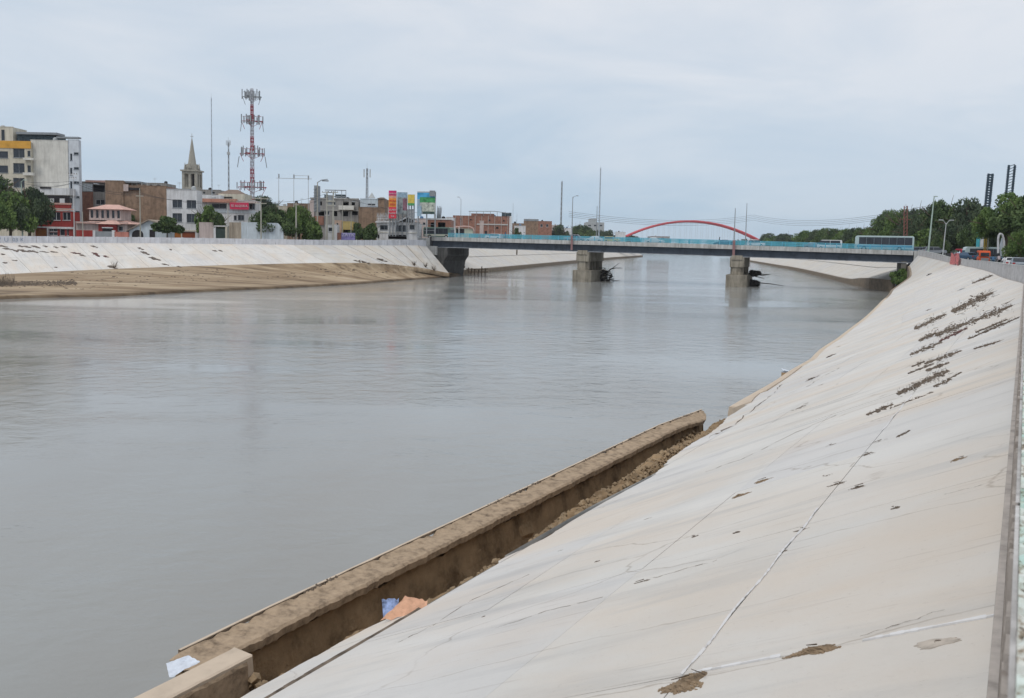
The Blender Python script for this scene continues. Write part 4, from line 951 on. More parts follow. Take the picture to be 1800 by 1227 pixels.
tree(-20, 55, 325, 176, 6.9, 'lighter green lower tree in front of the big dark trees at the left edge', 1, 2, GL, low=.02)
tree(266, 320, 378, 180, 6.9, 'small dark street tree in front of the white three storey house', 0, 3, GL, low=.25)
tree(210, 244, 372, 205, 6.9, 'small bushy tree behind the pink tiled pavilion', 0, 4, GL)
tree(346, 382, 353, 192, 6.9, 'green tree beside the white three storey house, left of the red banner', 1, 4, GL, low=.1)
tree(368, 398, 370, 186, 6.9, 'small dark tree above the dark garden gate', 0, 3, GL)
tree(452, 520, 356, 188, 6.9, 'wide green tree behind the pale garden wall', 0, 1, GL, low=.1)
tree(500, 550, 352, 191, 6.9, 'leafy tree around the concrete pole right of the garden wall', 1, 2, GL, low=.1)
tree(438, 488, 341, 262, 6.9, 'dark tree on the rise behind the house with the red banner', 2, 0, GL, low=.4)
tree(532, 572, 388, 192, 6.9, 'low bright green shrub next to the twin concrete poles', 1, 3, GL, 'leafy_shrub', low=.0, cat='shrub')
tree(617, 645, 387, 199, 6.9, 'small dark green tree left of its pair before the brick house', 0, 4, GL, low=.1)
tree(638, 668, 390, 201, 6.9, 'small dark green tree right of its pair before the brick house', 0, 3, GL, low=.1)
tree(902, 916, 396, 262, 7, 'slim dark tree at the right end of the long brick building', 0, 4, GL, low=.1)
def landY(px, side, Y0=230):
    T_, n_ = FBL if side < 0 else FBR; C_ = T_+n_*15
    for Y in np.arange(Y0, 700, 5):
        X = atY(px, 415, Y)[0]; cx = np.interp(Y, C_[:, 1], C_[:, 0])
        if (side < 0 and X < cx) or (side > 0 and X > cx): return float(Y)
    return 700.0
GF = 'distant trees beyond the bridge on the left bank'
for i, (a, b_, y, Y, k, v) in enumerate(((968,1000,392,380,2,0),(994,1040,388,330,0,1),(1036,1072,400,345,2,2),(1060,1084,402,400,2,0),(1080,1104,405,420,2,1),(1100,1126,411,460,2,2),(1015,1048,402,300,0,2))):
    tree(a, b_, y, max(Y, landY(b_-3, -1)), 7, ('far rounded tree left of the tall lamp post','larger dark tree directly behind the tall lamp post','far tree below the pale distant building','far tree right of the pale distant building','far small tree left of the red arch foot','low far tree at the left foot of the red arch','darker tree low in front of the pale distant building')[i], k, v, GF, low=.0)
GR = 'tall trees of the park on the right bank'
RT = [(1332,1372,408,330,2,0,'leftmost far tree next to the right foot of the red arch'),(1362,1402,405,310,2,1,'second far tree right of the red arch foot'),(1396,1440,400,290,1,2,'pale green far tree above the bridge railing'),(1430,1472,398,275,0,0,'low dark tree above the white van'),
 (1462,1510,394,262,1,1,'olive green tree left of the coach'),(1500,1552,393,250,0,2,'broad low tree above the front of the coach'),(1532,1590,364,240,0,0,'tall dark tree rising above the middle of the coach'),(1575,1630,352,225,2,1,'tall dark tree left of the pale lamp post'),
 (1612,1690,341,212,0,2,'highest dark tree crown directly behind the pale lamp post'),(1665,1735,342,205,2,0,'tall dark tree above the double armed lamp'),(1600,1648,400,196,1,3,'small light green tree low behind the pale lamp post'),(1690,1740,385,182,0,1,'dark tree behind the white minibus'),
 (1640,1700,385,190,2,2,'shaded dark tree behind the double armed lamp'),(1560,1610,395,214,0,3,'low tree behind the red lattice mast')]
RT += [(1345,1392,411,330,1,2,'small paler tree between the two leftmost far trees'),(1418,1452,401,300,2,0,'rounded tree between the pale green one and the low dark one'),(1448,1490,396,280,0,2,'broad tree directly right of the white van roof'),(1488,1535,392,262,2,1,'grey green tree left of the broad low tree'),(1520,1560,380,250,1,0,'mid height tree stepping up to the tall park trees'),
 (1556,1612,357,235,1,2,'tall olive tree just right of the red lattice mast'),(1632,1668,345,220,0,0,'tall narrow tree right of the highest crown'),(1700,1745,350,215,1,1,'tall tree left of the white pylon'),(1585,1625,372,205,2,0,'dark mid height tree left of the pale lamp post'),(1640,1665,405,182,0,1,'dark bushy tree between the two lamp posts'),(1530,1575,398,225,2,1,'dark low tree behind the coach roof')]
for a, b_, y, Y, k, v, lab in RT: tree(a, b_, y, max(Y, landY(a+6, 1)) if a < 1575 else Y, 7.0, lab, k, v, GR, low=.02)
tree(1726, 1812, 333, 140, 6.5, 'near bright green spreading tree at the right edge', 1, 0, GR, low=.22)
tree(1770, 1880, 322, 125, 6.5, 'big tree cut by the right edge under the twin towers', 0, 1, GR, low=.30)
tree(1775, 1815, 398, 112, 6.4, 'small light green tree low at the right edge', 1, 2, GR, low=.10)
tree(1740, 1800, 372, 165, 6.6, 'dark tree behind the curved white frame', 2, 2, GR, low=.05)
b_ = hit(1590, 489); sh = tree(1572, 1604, 470, 173, 1.0, 'green bush growing beside the right bridge abutment', 1, 3, 'bushes', 'bush', low=0, cat='bush', depth=2)
# far wood closing the horizon
m_ = crown_mesh(900, 30, 1400, .13); m_.materials.append(LEAF[2])
Q = []
co = np.empty(len(m_.vertices)*3); m_.vertices.foreach_get('co', co); co = co.reshape(-1, 3)
for side, x0, x1, Y, n in ((-1, -560, 120, 900, 34), (1, 240, 900, 1000, 34), (0, 120, 330, 1500, 16)):
    for k in range(n):
        x = x0+(x1-x0)*(k+.5)/n+rng.normal()*6; h = 13+7*rng.random(); sc = np.array([14+6*rng.random(), 10, h*.75]) if Y < 1400 else np.array([18, 10, 9+4*rng.random()])
        Q.append(co*sc+np.array([x, Y+rng.normal()*25, 7+h*.3 if Y < 1400 else 8]))
Q = np.concatenate(Q); nf = len(Q)//4; me = bpy.data.meshes.new('far_wood'); me.vertices.add(nf*4); me.vertices.foreach_set('co', Q.ravel()); me.loops.add(nf*4); me.loops.foreach_set('vertex_index', np.arange(nf*4, dtype=np.int32))
me.polygons.add(nf); me.polygons.foreach_set('loop_start', np.arange(0, nf*4, 4, dtype=np.int32)); me.polygons.foreach_set('loop_total', np.full(nf, 4, dtype=np.int32)); me.update(); me.materials.append(LEAF[2])
fw = bpy.data.objects.new('far_wood', me); COL.objects.link(fw); tag(fw, 'far off line of woodland closing the horizon', kind='stuff')
# ================================================================ buildings
def wallm(nm, c, **k): return paint(nm, c, **k)
BRICK = mat('brown_brickwork', (.27,.185,.13), var=.3, scale=.8, streak=.25, bump=.01)
BRICKR = mat('red_brickwork', (.30,.15,.11), var=.3, scale=.9, streak=.2, bump=.01)
TERRA = mat('terracotta_tile', (.46,.23,.17), var=.25, scale=2)
PINKT = mat('pink_tile', (.55,.35,.30), var=.2, scale=2)
CREAM = wallm('cream_render', (.58,.54,.45)); OFFW = wallm('stained_white_render', (.66,.645,.60), streak=.16)
REDW = wallm('red_render', (.34,.05,.045)); GREYR = wallm('grey_render', (.30,.29,.28), streak=.3); BLUEW = wallm('bluish_white_render', (.55,.62,.68)); YEL = wallm('yellow_render', (.52,.40,.16)); ORANGEP = mat('orange_paint', (.62,.33,.06))
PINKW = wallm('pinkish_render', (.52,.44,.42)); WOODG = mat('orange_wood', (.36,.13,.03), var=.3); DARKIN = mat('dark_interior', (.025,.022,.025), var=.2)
CLUT = [mat('tank_black', (.03,.03,.035), rough=.5), mat('tank_blue', (.10,.2,.35), rough=.5), METAL]
def slab_wall(m, X0, X1, z0, z1, holes, Y, th=.3):
    xs = sorted({X0, X1, *[h[0] for h in holes], *[h[2] for h in holes]}); zs = sorted({z0, z1, *[h[1] for h in holes], *[h[3] for h in holes]})
    xs = [x for x in xs if X0 <= x <= X1]; zs = [z for z in zs if z0 <= z <= z1]
    for zi in range(len(zs)-1):
        run = None
        for xi in range(len(xs)-1):
            cx, cz = (xs[xi]+xs[xi+1])/2, (zs[zi]+zs[zi+1])/2
            solid = not any(h[0] < cx < h[2] and h[1] < cz < h[3] for h in holes)
            if solid and run is None: run = xs[xi]
            if not solid and run is not None: m.box(run, Y, zs[zi], xs[xi], Y+th, zs[zi+1]); run = None
        if run is not None: m.box(run, Y, zs[zi], xs[-1], Y+th, zs[zi+1])
def building(lab, px0, px1, ytop, Y, depth, mt, wins=(), zb=6.7, name='house', cat='house', grp=None, frame=WHITE, roof=CONC, parapet=.5, bands=(), root=None, clutter=2, opens=(), sidewins=(), loc=None):
    yr = ytop; X0 = atY(px0, 400, Y)[0]; X1 = atY(px1, 400, Y)[0]; z1 = atY((px0+px1)/2, ytop, Y)[2]
    o = root or thing(name, ((X0+X1)/2, Y, zb), lab, cat, grp)
    H = lambda q: (atY(q[0], q[1], Y)[0], atY(q[0], q[3], Y)[2], atY(q[2], q[1], Y)[0], atY(q[2], q[1], Y)[2])
    hs = [H(q) for q in list(wins)+list(opens)]
    hs = [(max(a, X0+.05), max(b2, zb+.05), min(c2, X1-.05), min(d2, z1-.1)) for a, b2, c2, d2 in hs]
    m = MB(); slab_wall(m, X0, X1, zb-.5, z1, hs, Y)
    m.box(X0, Y+.301, zb-.5, X0+.25, Y+depth, z1); m.box(X1-.25, Y+.301, zb-.5, X1, Y+depth, z1); m.box(X0+.251, Y+depth-.25, zb-.5, X1-.251, Y+depth, z1)
    link(m, 'wall', mt, o)
    r_ = link(MB().box(X0+.26, Y+.31, z1-parapet-.2, X1-.26, Y+depth-.26, z1-parapet), 'roof', roof, o)
    link(MB().box(X0-.06, Y-.06, z1-.001, X1+.06, Y+.26, z1+.12), 'coping', mt if mt is not WHITE else PALEC, o)
    iy = min(2.6, depth-.9)
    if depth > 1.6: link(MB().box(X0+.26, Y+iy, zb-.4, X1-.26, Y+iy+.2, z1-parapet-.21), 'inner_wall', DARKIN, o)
    for k, (a, b2, c2, d2) in enumerate(hs):
        if k < len(wins):
            t_ = .07; m = MB(); y0, y1 = Y+.10, Y+.18
            m.box(a, y0, b2, a+t_, y1, d2); m.box(c2-t_, y0, b2, c2, y1, d2); m.box(a+t_, y0, b2, c2-t_, y1, b2+t_); m.box(a+t_, y0, d2-t_, c2-t_, y1, d2)
            if c2-a > 1.3: m.box((a+c2)/2-.035, y0, b2+t_, (a+c2)/2+.035, y1, d2-t_)
            f = link(m, 'window', frame, o); link(MB().box(a+.02, Y+.19, b2+.02, c2-.02, Y+.205, d2-.02), 'pane', GLASS, f)
            link(MB().box(a-.08, Y-.10, b2-.09, c2+.08, Y+.09, b2-.005), 'sill', frame, f)
        else: pass
    for y0, y1, bm in bands:
        za = atY((px0+px1)/2, y1, Y)[2]; zb2 = atY((px0+px1)/2, y0, Y)[2]; link(MB().box(X0-.12, Y-.14, za, X1+.12, Y-.005, zb2), 'floor_band', bm, o)
    for k in range(clutter):
        x = X0+(X1-X0)*(.15+.7*rng.random()); y = Y+depth*(.3+.5*rng.random()); zz = z1-parapet
        if k % 2 == 0: link(MB().tube((x, y, zz), (x, y, zz+1.3), .55, .5, 12).tube((x, y, zz+1.3), (x, y, zz+1.5), .5, .15, 12), 'water_tank', CLUT[int(rng.integers(3))], o)
        else:
            m = MB(); m.tube((x, y, zz), (x, y, zz+2.4), .03, .03, 5)
            for q in range(4): m.tube((x-.5, y, zz+2.3-.12*q), (x+.5, y, zz+2.3-.12*q), .015, .015, 4)
            link(m, 'tv_aerial', METAL, o)
    return o, X0, X1, z1
def slabpx(o, nm, mt, px0, y0, px1, y1, Y, d=.3): # box placed by pixel rectangle at distance Y, d deep
    a = atY(px0, y1, Y); b2 = atY(px1, y0, Y); return link(MB().box(a[0], Y, a[2], b2[0], Y+d, b2[2]), nm, mt, o)
# tall cream block
o, *_ = building('tall cream apartment block with orange parapet and stained blank side wall at the left edge', -75, 57, 249, 205, 16, CREAM,
    [(-40,266,14,277),(23,261,43,277),(48,265,56,275),(-40,291,14,303),(23,287,43,304),(48,291,56,303),(-40,316,14,329),(23,313,43,329),(-40,340,14,352),(23,338,43,352)], name='apartment_block', cat='apartment block', bands=[(247,260,ORANGEP)], frame=GREYP, clutter=1)
building('', 57.3, 122, 247, 206, 4.5, OFFW, [(68,350,88,358),(96,350,116,358)], root=o, clutter=1, frame=GREYP)
building('', 122.3, 141, 246, 206.2, 1.2, wallm('bluish_side_render', (.62,.66,.71), streak=.12), [(123,270,127,282),(123,295,127,308),(123,319,127,337),(123,348,127,360),(129.5,268,141,272),(129.5,294,141,298),(129.5,319,141,323),(134,345,141,348),(132,371,141,376)], root=o, clutter=0, frame=GREYP, roof=CONC)
building('', -30, 27, 223, 210, 6, CREAM, [(2,228,8,247)], root=o, clutter=1, zb=29, frame=GREYP)
for a, y0, b_, y1 in ((30,235,54,249),(54.5,236,76,249),(77,239,97,251)): slabpx(o, 'rooftop_shed', mat('dark_shed', (.06,.085,.10), var=.5, scale=1.5), a, y0, b_, y1, 211, 5)
slabpx(o, 'rooftop_canopy', GREYP, 28, 233, 99, 235.5, 210, 4); slabpx(o, 'rooftop_canopy', GREYP, 99, 240.5, 137, 242.5, 208, 1.6)
slabpx(o, 'balcony', OFFW, 40, 277.5, 58, 281, 204, .9); slabpx(o, 'balcony', OFFW, 40, 303.5, 58, 308, 204, .9)
slabpx(o, 'white_annex', WHITE, 68, 331, 122, 342, 203, 2.9); slabpx(o, 'annex_opening', DARKIN, 70, 328.6, 89, 331, 202.8, .3)
# red house
o, X0, X1, z1 = building('red two storey house with white framed windows and a roof terrace', 62, 129, 372, 186, 2.9, REDW,
    [(91,373,106,387),(110,373,124,387),(86,402,101,406.5),(86,408.5,101,413.5),(105,402,114,414),(117,402,121,414)], opens=[(63,403,82,415)], bands=[(366.5,369,PINKT),(398.5,401,WHITE)], clutter=0)
slabpx(o, 'terrace_wall', REDW, 83, 358.5, 124, 365.5, 188, .4); slabpx(o, 'terrace_coping', PINKT, 82, 357, 124, 359, 187.9, .6)
slabpx(o, 'terrace_back', DARKIN, 76, 344, 121, 358, 195, .5)
for a in (86, 105): slabpx(o, 'terrace_arch', WHITE, a, 349, a+8, 358, 194.6, .3)
slabpx(o, 'garage_door', WOODG, 63.2, 403, 81.8, 416, 186.12, .1); slabpx(o, 'ground_floor_facing', WHITE, 83, 401, 131, 402, 185.8, .15)
slabpx(o, 'side_column', WHITE, 129, 401, 131, 418, 185.7, .25); slabpx(o, 'side_column', WHITE, 82.5, 401, 84.5, 418, 185.7, .25)
# brick three storey with openings
o, *_ = building('unfinished three storey house with open dark floors beside the tall block', 144, 186, 320, 215, 12, GREYR, [(168,351,184,360)], opens=[(163,322.5,185,337)], clutter=0, name='house')
slabpx(o, 'brick_infill', BRICKR, 145, 337.5, 163, 400, 214.8, .19); slabpx(o, 'upper_infill', BLUEW, 145, 323, 162, 336, 214.8, .19); slabpx(o, 'roof_sheet', PINKT, 150, 317.5, 200, 320, 214.5, 8)
# long brown brick wall building, stepped roofline
o, *_ = building('long windowless brown brick building with stepped roofline', 186.3, 218, 318, 205, 14, BRICK, [], clutter=0)
building('', 218.3, 293, 327, 205.2, 14, BRICK, [(194,353,196,357)], root=o, clutter=1)
slabpx(o, 'upper_room', PINKW, 217, 324, 225, 336, 204.6, .3); slabpx(o, 'dark_lintel', DARKIN, 226, 330, 246, 334, 204.8, .19)
for a in (216, 223, 231, 239, 248, 258): slabpx(o, 'rebar_column', CONC, a, 321, a+1.6, 327, 207, .25)
slabpx(o, 'roof_sheet', GREYP, 205, 318.5, 243, 320.5, 206, 6)
# pavilion house
o, X0, X1, z1 = building('low house with pink tiled pavilion of small arched windows and red porch', 133, 224, 391, 184, 6, PINKW, opens=[], wins=[(208,398,216,406)], clutter=0)
def hip(o, px0, px1, ye, yt, Y, d, mt, nm='roof', fl=.32):
    a = atY(px0, ye, Y); b2 = atY(px1, ye, Y); zt_ = atY((px0+px1)/2, yt, Y)[2]; w = b2[0]-a[0]
    v = [(a[0],Y,a[2]),(b2[0],Y,a[2]),(b2[0],Y+d,a[2]),(a[0],Y+d,a[2]),(a[0]+w*fl,Y+d/2,zt_),(b2[0]-w*fl,Y+d/2,zt_)]
    link(MB().add(v, [(0,1,5,4),(1,2,5),(2,3,4,5),(3,0,4),(3,2,1,0)]), nm, mt, o)
hip(o, 131, 231, 392, 384.5, 183.3, 11, PINKT)
Xa = atY(157, 400, 186)[0]; Xb = atY(213, 400, 186)[0]; zl = atY(185, 387, 186)[2]; zh = atY(185, 366, 186)[2]
hs = [(Xa+(Xb-Xa)*(k+.28)/6, zl+.45, Xa+(Xb-Xa)*(k+.78)/6, zh-.45) for k in range(6)]
m = MB(); slab_wall(m, Xa, Xb, zl, zh, hs, 186, .25); m.box(Xa, 186.26, zl, Xa+.2, 191, zh); m.box(Xb-.2, 186.26, zl, Xb, 191, zh); link(m, 'pavilion_wall', PINKW, o)
for a, b2, c2, d2 in hs: link(MB().box(a, 186.16, b2, c2, 186.2, d2), 'arched_window', GLASS, o)
link(MB().box(Xa+.21, 188, zl, Xb-.21, 188.2, zh), 'inner_wall', DARKIN, o)
hip(o, 152, 218, 367, 358.5, 185.2, 6.5, PINKT)
slabpx(o, 'porch_wall', REDW, 173, 393, 205, 408, 183.2, .4); hip(o, 168, 210, 393.5, 387, 182.6, 4, PINKT); slabpx(o, 'porch_opening', DARKIN, 180, 401, 197, 409, 183.0, .18); slabpx(o, 'porch_arch_trim', WHITE, 179, 399.5, 198, 401, 182.9, .25)
g = thing('garden_wall', (atY(180, 412, 181)[0], 181, 6.9), 'low brick red garden wall with grey gate before the pavilion house', 'wall')
slabpx(g, 'wall_section', REDW, 134, 405, 163, 422, 181, .3); slabpx(g, 'wall_section', wallm('salmon_render', (.48,.20,.16)), 199, 408, 226, 422, 181, .3); slabpx(g, 'gate', GREYP, 168.5, 407, 196.5, 422, 181.1, .12)
for a in (163.2, 196.8): slabpx(g, 'gate_post', WHITE, a, 405, a+4, 422, 180.9, .5)
# bluish gable house
o = thing('house', (atY(262, 412, 184)[0], 184, 6.9), 'low bluish white house with sloping roof and dark arched doorway', 'house')
A = lambda px, py, Y: atY(px, py, Y)
Y = 184; pts = [(226,420),(226,405),(262,388),(294,396),(294,420)]
link(MB().prism([A(x, y, Y) for x, y in pts], (0,4,0)), 'wall', BLUEW, o)
for (xa, ya), (xb, yb) in (((223,407),(262,387.5)), ((262,387.5),(296,397))):
    p, q = A(xa, ya, Y), A(xb, yb, Y); link(MB().prism([p+[0,-.5,0], q+[0,-.5,0], q+[0,-.5,.22], p+[0,-.5,.22]], (0,5,0)), 'roof', mat('weathered_tile', (.30,.25,.21), var=.3, scale=2), o)
arc = [A(232,418,Y)]+[A(242-10*math.cos(t_), 412.5-8.5*math.sin(t_), Y) for t_ in np.linspace(0, math.pi, 9)]+[A(252,418,Y)]
link(MB().prism([p+[0,-.04,0] for p in arc], (0,.03,0)), 'arched_doorway', DARKIN, o); slabpx(o, 'side_door', DARKIN, 263, 404, 272, 418, 183.9, .08)
# white three storey
o, X0, X1, z1 = building('white three storey house with dark square windows and orange garage doors', 293.5, 347, 334, 195, 3.2, WHITE, [(303,351,320,365),(328,352,345,366),(303,375,320,390),(328,376,345,391)], opens=[(301,408,343,421)], clutter=2, frame=GREYP, bands=[(404.5,406.5,CREAM)])
slabpx(o, 'garage_door', WOODG, 301, 408, 318, 421, 195.15, .1); slabpx(o, 'garage_door', mat('brown_door', (.25,.07,.03)), 320, 408.5, 343, 421, 195.15, .1); slabpx(o, 'door_pier', CREAM, 318.1, 408, 319.9, 421, 195.05, .25)
slabpx(o, 'roof_brick_bit', BRICKR, 295, 330, 304, 335, 199, 2); slabpx(o, 'parapet_cap', GREYP, 293, 332, 333, 334, 195.5, 2.5)
# church tower
CH = mat('church_stone', (.33,.315,.275), var=.2, scale=.3)
cx, cy = atY(338, 320, 340)[0], 340; u = 340/1500
o = thing('church_tower', (cx, cy, 7), 'grey stone church tower with arched belfry openings and a pointed spire', 'church tower')
zz = lambda y: atY(338, y, 340)[2]
a = 13*u; m = MB()
for s1 in (-1, 1):
    for s2 in (-1, 1): m.box(cx+s1*a-(1.0 if s1 > 0 else 0), cy+s2*a-(1.0 if s2 > 0 else 0), zz(420), cx+s1*a+(1.0 if s1 < 0 else 0), cy+s2*a+(1.0 if s2 < 0 else 0), zz(302))
m.box(cx-.45, cy-a+.1, zz(330), cx+.45, cy+a-.1, zz(302)); m.box(cx-a+.1, cy-.45, zz(330), cx+a-.1, cy+.45, zz(302)); m.box(cx-a+.05, cy-a+.05, zz(312)+1.2, cx+a-.05, cy+a-.05, zz(302)); m.box(cx-a+.05, cy-a+.05, zz(420), cx+a-.05, cy+a-.05, zz(327)-.5)
link(m, 'belfry', CH, o); link(MB().box(cx-1.1, cy-1.1, zz(328), cx+1.1, cy+1.1, zz(305)), 'bell_chamber', DARKIN, o)
for k in (-1, 1):
    for f in (0,):
        arc = [(cx+k*1.42+.85*math.cos(t_), cy-a-.05, zz(312)+1.0+.5*math.sin(t_)) for t_ in np.linspace(0, math.pi, 7)]; link(MB().path(arc, .14, 5), 'arch_moulding', CH, o)
link(MB().box(cx-a-.5, cy-a-.5, zz(302), cx+a+.5, cy+a+.5, zz(299.5)), 'cornice', CH, o)
m = MB(); m.tube((cx, cy, zz(299.4)), (cx, cy, zz(289)), 11.5*u, 10.5*u, 8); link(m, 'drum', CH, o)
for k in range(4):
    t_ = math.pi/4+k*math.pi/2; x, y = cx+math.cos(t_)*a*.98, cy+math.sin(t_)*a*.98; link(MB().cone((x, y, zz(299.4)), .5, 3.0, 6), 'pinnacle', CH, o)
for k in range(4):
    t_ = k*math.pi/2; x, y = cx+math.cos(t_)*a*.85, cy+math.sin(t_)*a*.85; m = MB(); m.prism([(x-.9*abs(math.sin(t_)), y-.9*abs(math.cos(t_)), zz(297)), (x+.9*abs(math.sin(t_)), y+.9*abs(math.cos(t_)), zz(297)), (x, y, zz(289))], (.3*math.cos(t_), .3*math.sin(t_), 0)); link(m, 'gablet', CH, o)
link(MB().tube((cx, cy, zz(289)), (cx, cy, zz(244)), 7.4*u, .18, 8), 'spire', CH, o)
link(MB().box(cx-.09, cy-.09, zz(245), cx+.09, cy+.09, zz(235)).box(cx-.6, cy-.08, zz(240.5), cx+.6, cy+.08, zz(239.5)), 'cross', METAL, o)
# house with red banner
RB = mat('red_banner', (.55,.04,.10), rough=.6, var=.08)
o, *_ = building('wide white two storey house with terracotta eave and red banner across its balcony', 350, 449, 352, 210, 5, WHITE, [(372,358,398,366),(438,358,448,368),(411,379,416,387),(418,378,429,387)], bands=[(369.5,374,BLUEW)], clutter=1, frame=GREYP)
slabpx(o, 'eave', TERRA, 352, 350, 415, 355.5, 208.8, 1.1); slabpx(o, 'eave', PINKW, 415.5, 354, 452, 356.5, 208.8, 1.1)
slabpx(o, 'penthouse', WHITE, 350, 343, 387, 352, 213, 6); slabpx(o, 'penthouse', CREAM, 384, 341.5, 430, 352, 216, 6); slabpx(o, 'penthouse_slot', DARKIN, 386, 346, 408, 347.6, 215.8, .19)
hip(o, 380, 425, 341.5, 332, 217, 7, mat('dull_brown_tile', (.20,.15,.12)))
sg = thing('banner', (atY(420, 362, 209)[0], 208.6, atY(420, 362, 209)[2]), 'red banner with white lettering hung on the white house balcony', 'banner')
slabpx(sg, 'cloth', RB, 404, 356.5, 437, 367.8, 208.5, .1)
def text_mesh(txt, size, mt, name='lettering', ext=.02):
    cu = bpy.data.curves.new('t', 'FONT'); cu.body = txt; cu.size = size; cu.extrude = ext; cu.align_x = 'CENTER'; cu.align_y = 'CENTER'; cu.resolution_u = 2
    ob = bpy.data.objects.new('t', cu); me = bpy.data.meshes.new_from_object(ob); bpy.data.objects.remove(ob)
    me.materials.clear(); me.materials.append(mt); o2 = bpy.data.objects.new(name, me); COL.objects.link(o2); return o2
def text_at(parent, txt, px, py, Y, hpx, mt, sx=1, rz=0):
    t2 = text_mesh(txt, hpx*Y/1500*1.35, mt); t2.parent = parent; P = atY(px, py, Y)-np.array(parent['_loc']); t2.location = P.tolist(); t2.rotation_euler = (math.pi/2, 0, rz); t2.scale = (sx, 1, 1)
text_at(sg, 'SE ALQUILA', 420.5, 362, 208.4, 4.2, WHITE, .95)
for a, w_, mt_, y in ((366,16,BRICK,336),(388,22,GREYR,334)): pass
building('low grey house on the rise behind the penthouse', 352, 388, 334, 262, 8, GREYR, [(356,337,361,341),(372,337,378,341)], clutter=2)
# garden walls
g = thing('garden_wall', (atY(420, 410, 184)[0], 184, 6.9), 'long pale stained garden wall with a dark metal gate before the trees', 'wall')
for k, (a, b_, y, mt_) in enumerate(((350,375,391,PINKW),(372+3.2,379,398,WHITE),(403,424,391,wallm('beige_render', (.42,.36,.29), streak=.4)),(424.3,458,391,BLUEW),(458.3,487,392,BLUEW))):
    slabpx(g, 'wall_section', mt_, a, y, b_, 425, 184+.01*k, .3)
slabpx(g, 'gate', mat('green_black_gate', (.04,.06,.055)), 379.3, 402, 395.5, 425, 184.1, .1); slabpx(g, 'gate_lintel', PALEC, 376, 396.5, 400, 398.5, 183.9, .5); slabpx(g, 'gate_post', CREAM, 396, 398.6, 399, 425, 183.9, .4); slabpx(g, 'gate_post', mat('dark_concrete', (.1,.1,.1)), 399.2, 397, 402.6, 425, 184, .3)
p = [A(487.3,392,184), A(490,394,184), A(498,404,184), A(498,425,184), A(487.3,425,184)]; link(MB().prism(p, (0,.3,0)), 'wall_section', BLUEW, g); slabpx(g, 'meter_box', GREYP, 467, 403, 479, 407, 183.8, .19)
# grey three storey
o, *_ = building('unfinished grey concrete house with rows of dark openings behind the twin poles', 546, 630, 350, 214, 13, GREYR, [(586,355,590,362),(571,371,579,378)], opens=[(560,353,566,361),(603,354,613,361),(560,372,570,379),(586,371,593,380),(603,371,612,380),(618,354,624,361),(619,371,629,378)], clutter=1, bands=[(348,350.3,CONC),(368.6,370.6,CONC)])
slabpx(o, 'white_balcony', OFFW, 595, 361.5, 622, 368.5, 213, .95); slabpx(o, 'brick_base', BRICKR, 548, 380, 569, 395, 213.7, .29); slabpx(o, 'pink_side', PINKW, 544, 352, 552, 385, 213.6, .35)
m = MB()
for x in (589, 600, 607.5): m.box(*(A(x,349,218)), *(A(x+.8,334,218)+[0,.2,0]))
for y in (334, 345): m.box(*(A(571,y+.8,218)), *(A(608,y,218)+[0,.15,0]))
link(m, 'roof_frame', POST, o); slabpx(o, 'roof_stack', mat('dark_shed', (.06,.085,.10)), 590, 342, 606, 347, 219, 2); slabpx(o, 'roof_stack', MATS['dark_shed'], 570, 342, 575, 349, 219, 2)
# brick + white frame house
o, *_ = building('brown brick house with a white framed upper room and dark window', 630.4, 676, 365, 210, 12, BRICK, [], clutter=0)
building('', 633, 664, 350, 210.5, 10, BLUEW, [(646,358,660,363.5)], root=o, zb=atY(640,365,210)[2]+.5, clutter=0); building('', 664.3, 675, 349, 210.6, 10, BRICK, [], root=o, zb=atY(640,365,210)[2]+.5, clutter=0)
hip(o, 662, 676, 349, 345.5, 210.4, 5, GREYR)
# yellow building, pale kiosk, graffiti wall
o, *_ = building('small yellow building behind the purple graffiti wall', 601, 621, 390, 199, 6, YEL, [], clutter=0, opens=[(603,404,617,409)]); building('', 588, 600.6, 388, 199.2, 6, wallm('peach_render', (.52,.38,.30)), [(591,392,595,396)], root=o, clutter=0)
building('little white booth with flat canopy between the twin poles and the yellow wall', 572, 592, 395, 194.5, 3, WHITE, [(577,400,586,407)], clutter=0, name='booth', cat='booth')
g = thing('garden_wall', (atY(608, 412, 195)[0], 195, 6.9), 'wall section painted with purple and white graffiti', 'wall')
PURP = mat('purple_graffiti', (.22,.20,.42), var=.5, scale=3, col2=(.05,.05,.12)); slabpx(g, 'wall_section', PURP, 600, 409.5, 624, 425, 195, .3); slabpx(g, 'wall_section', BRICKR, 592, 409, 599.6, 425, 195, .3)
text_at(g, 'ZRYK', 612, 413, 194.85, 6, mat('pale_lilac', (.5,.5,.65)), 1.1)
# white cafe
o, *_ = building('white two storey corner house with sloping roof under the billboards', 662, 733, 391, 207, 11, WHITE, [(668,396,683,404),(695,396,716,407),(720,395.5,729,403)], opens=[(682,413,715,420),(663,412,667,419)], clutter=0, frame=GREYP, bands=[(407.8,409.5,OFFW)])
for (xa, ya), (xb, yb) in (((660,391.5),(700,390.5)), ((700,390.5),(716,382.5)), ((716,382.5),(735,389))):
    p, q = A(xa, ya, 206.4), A(xb, yb, 206.4); link(MB().prism([p, q, q+[0,0,.35], p+[0,0,.35]], (0,3,0)), 'roof_edge', WHITE, o)
building('', 715, 726, 369, 209, 3, WHITE, [], root=o, clutter=0); slabpx(o, 'sloping_roof', GREYR, 690, 376, 714.7, 389, 209.5, 6)
m = MB()
for k in range(7): p = A(663+2.8*k, 390, 208); m.tube(p, p+[0,0,2.2], .05, .05, 4)
for k in range(3): p = A(662, 389-4.5*k, 208); m.tube(p, A(682, 389-4.5*k, 208), .05, .05, 4)
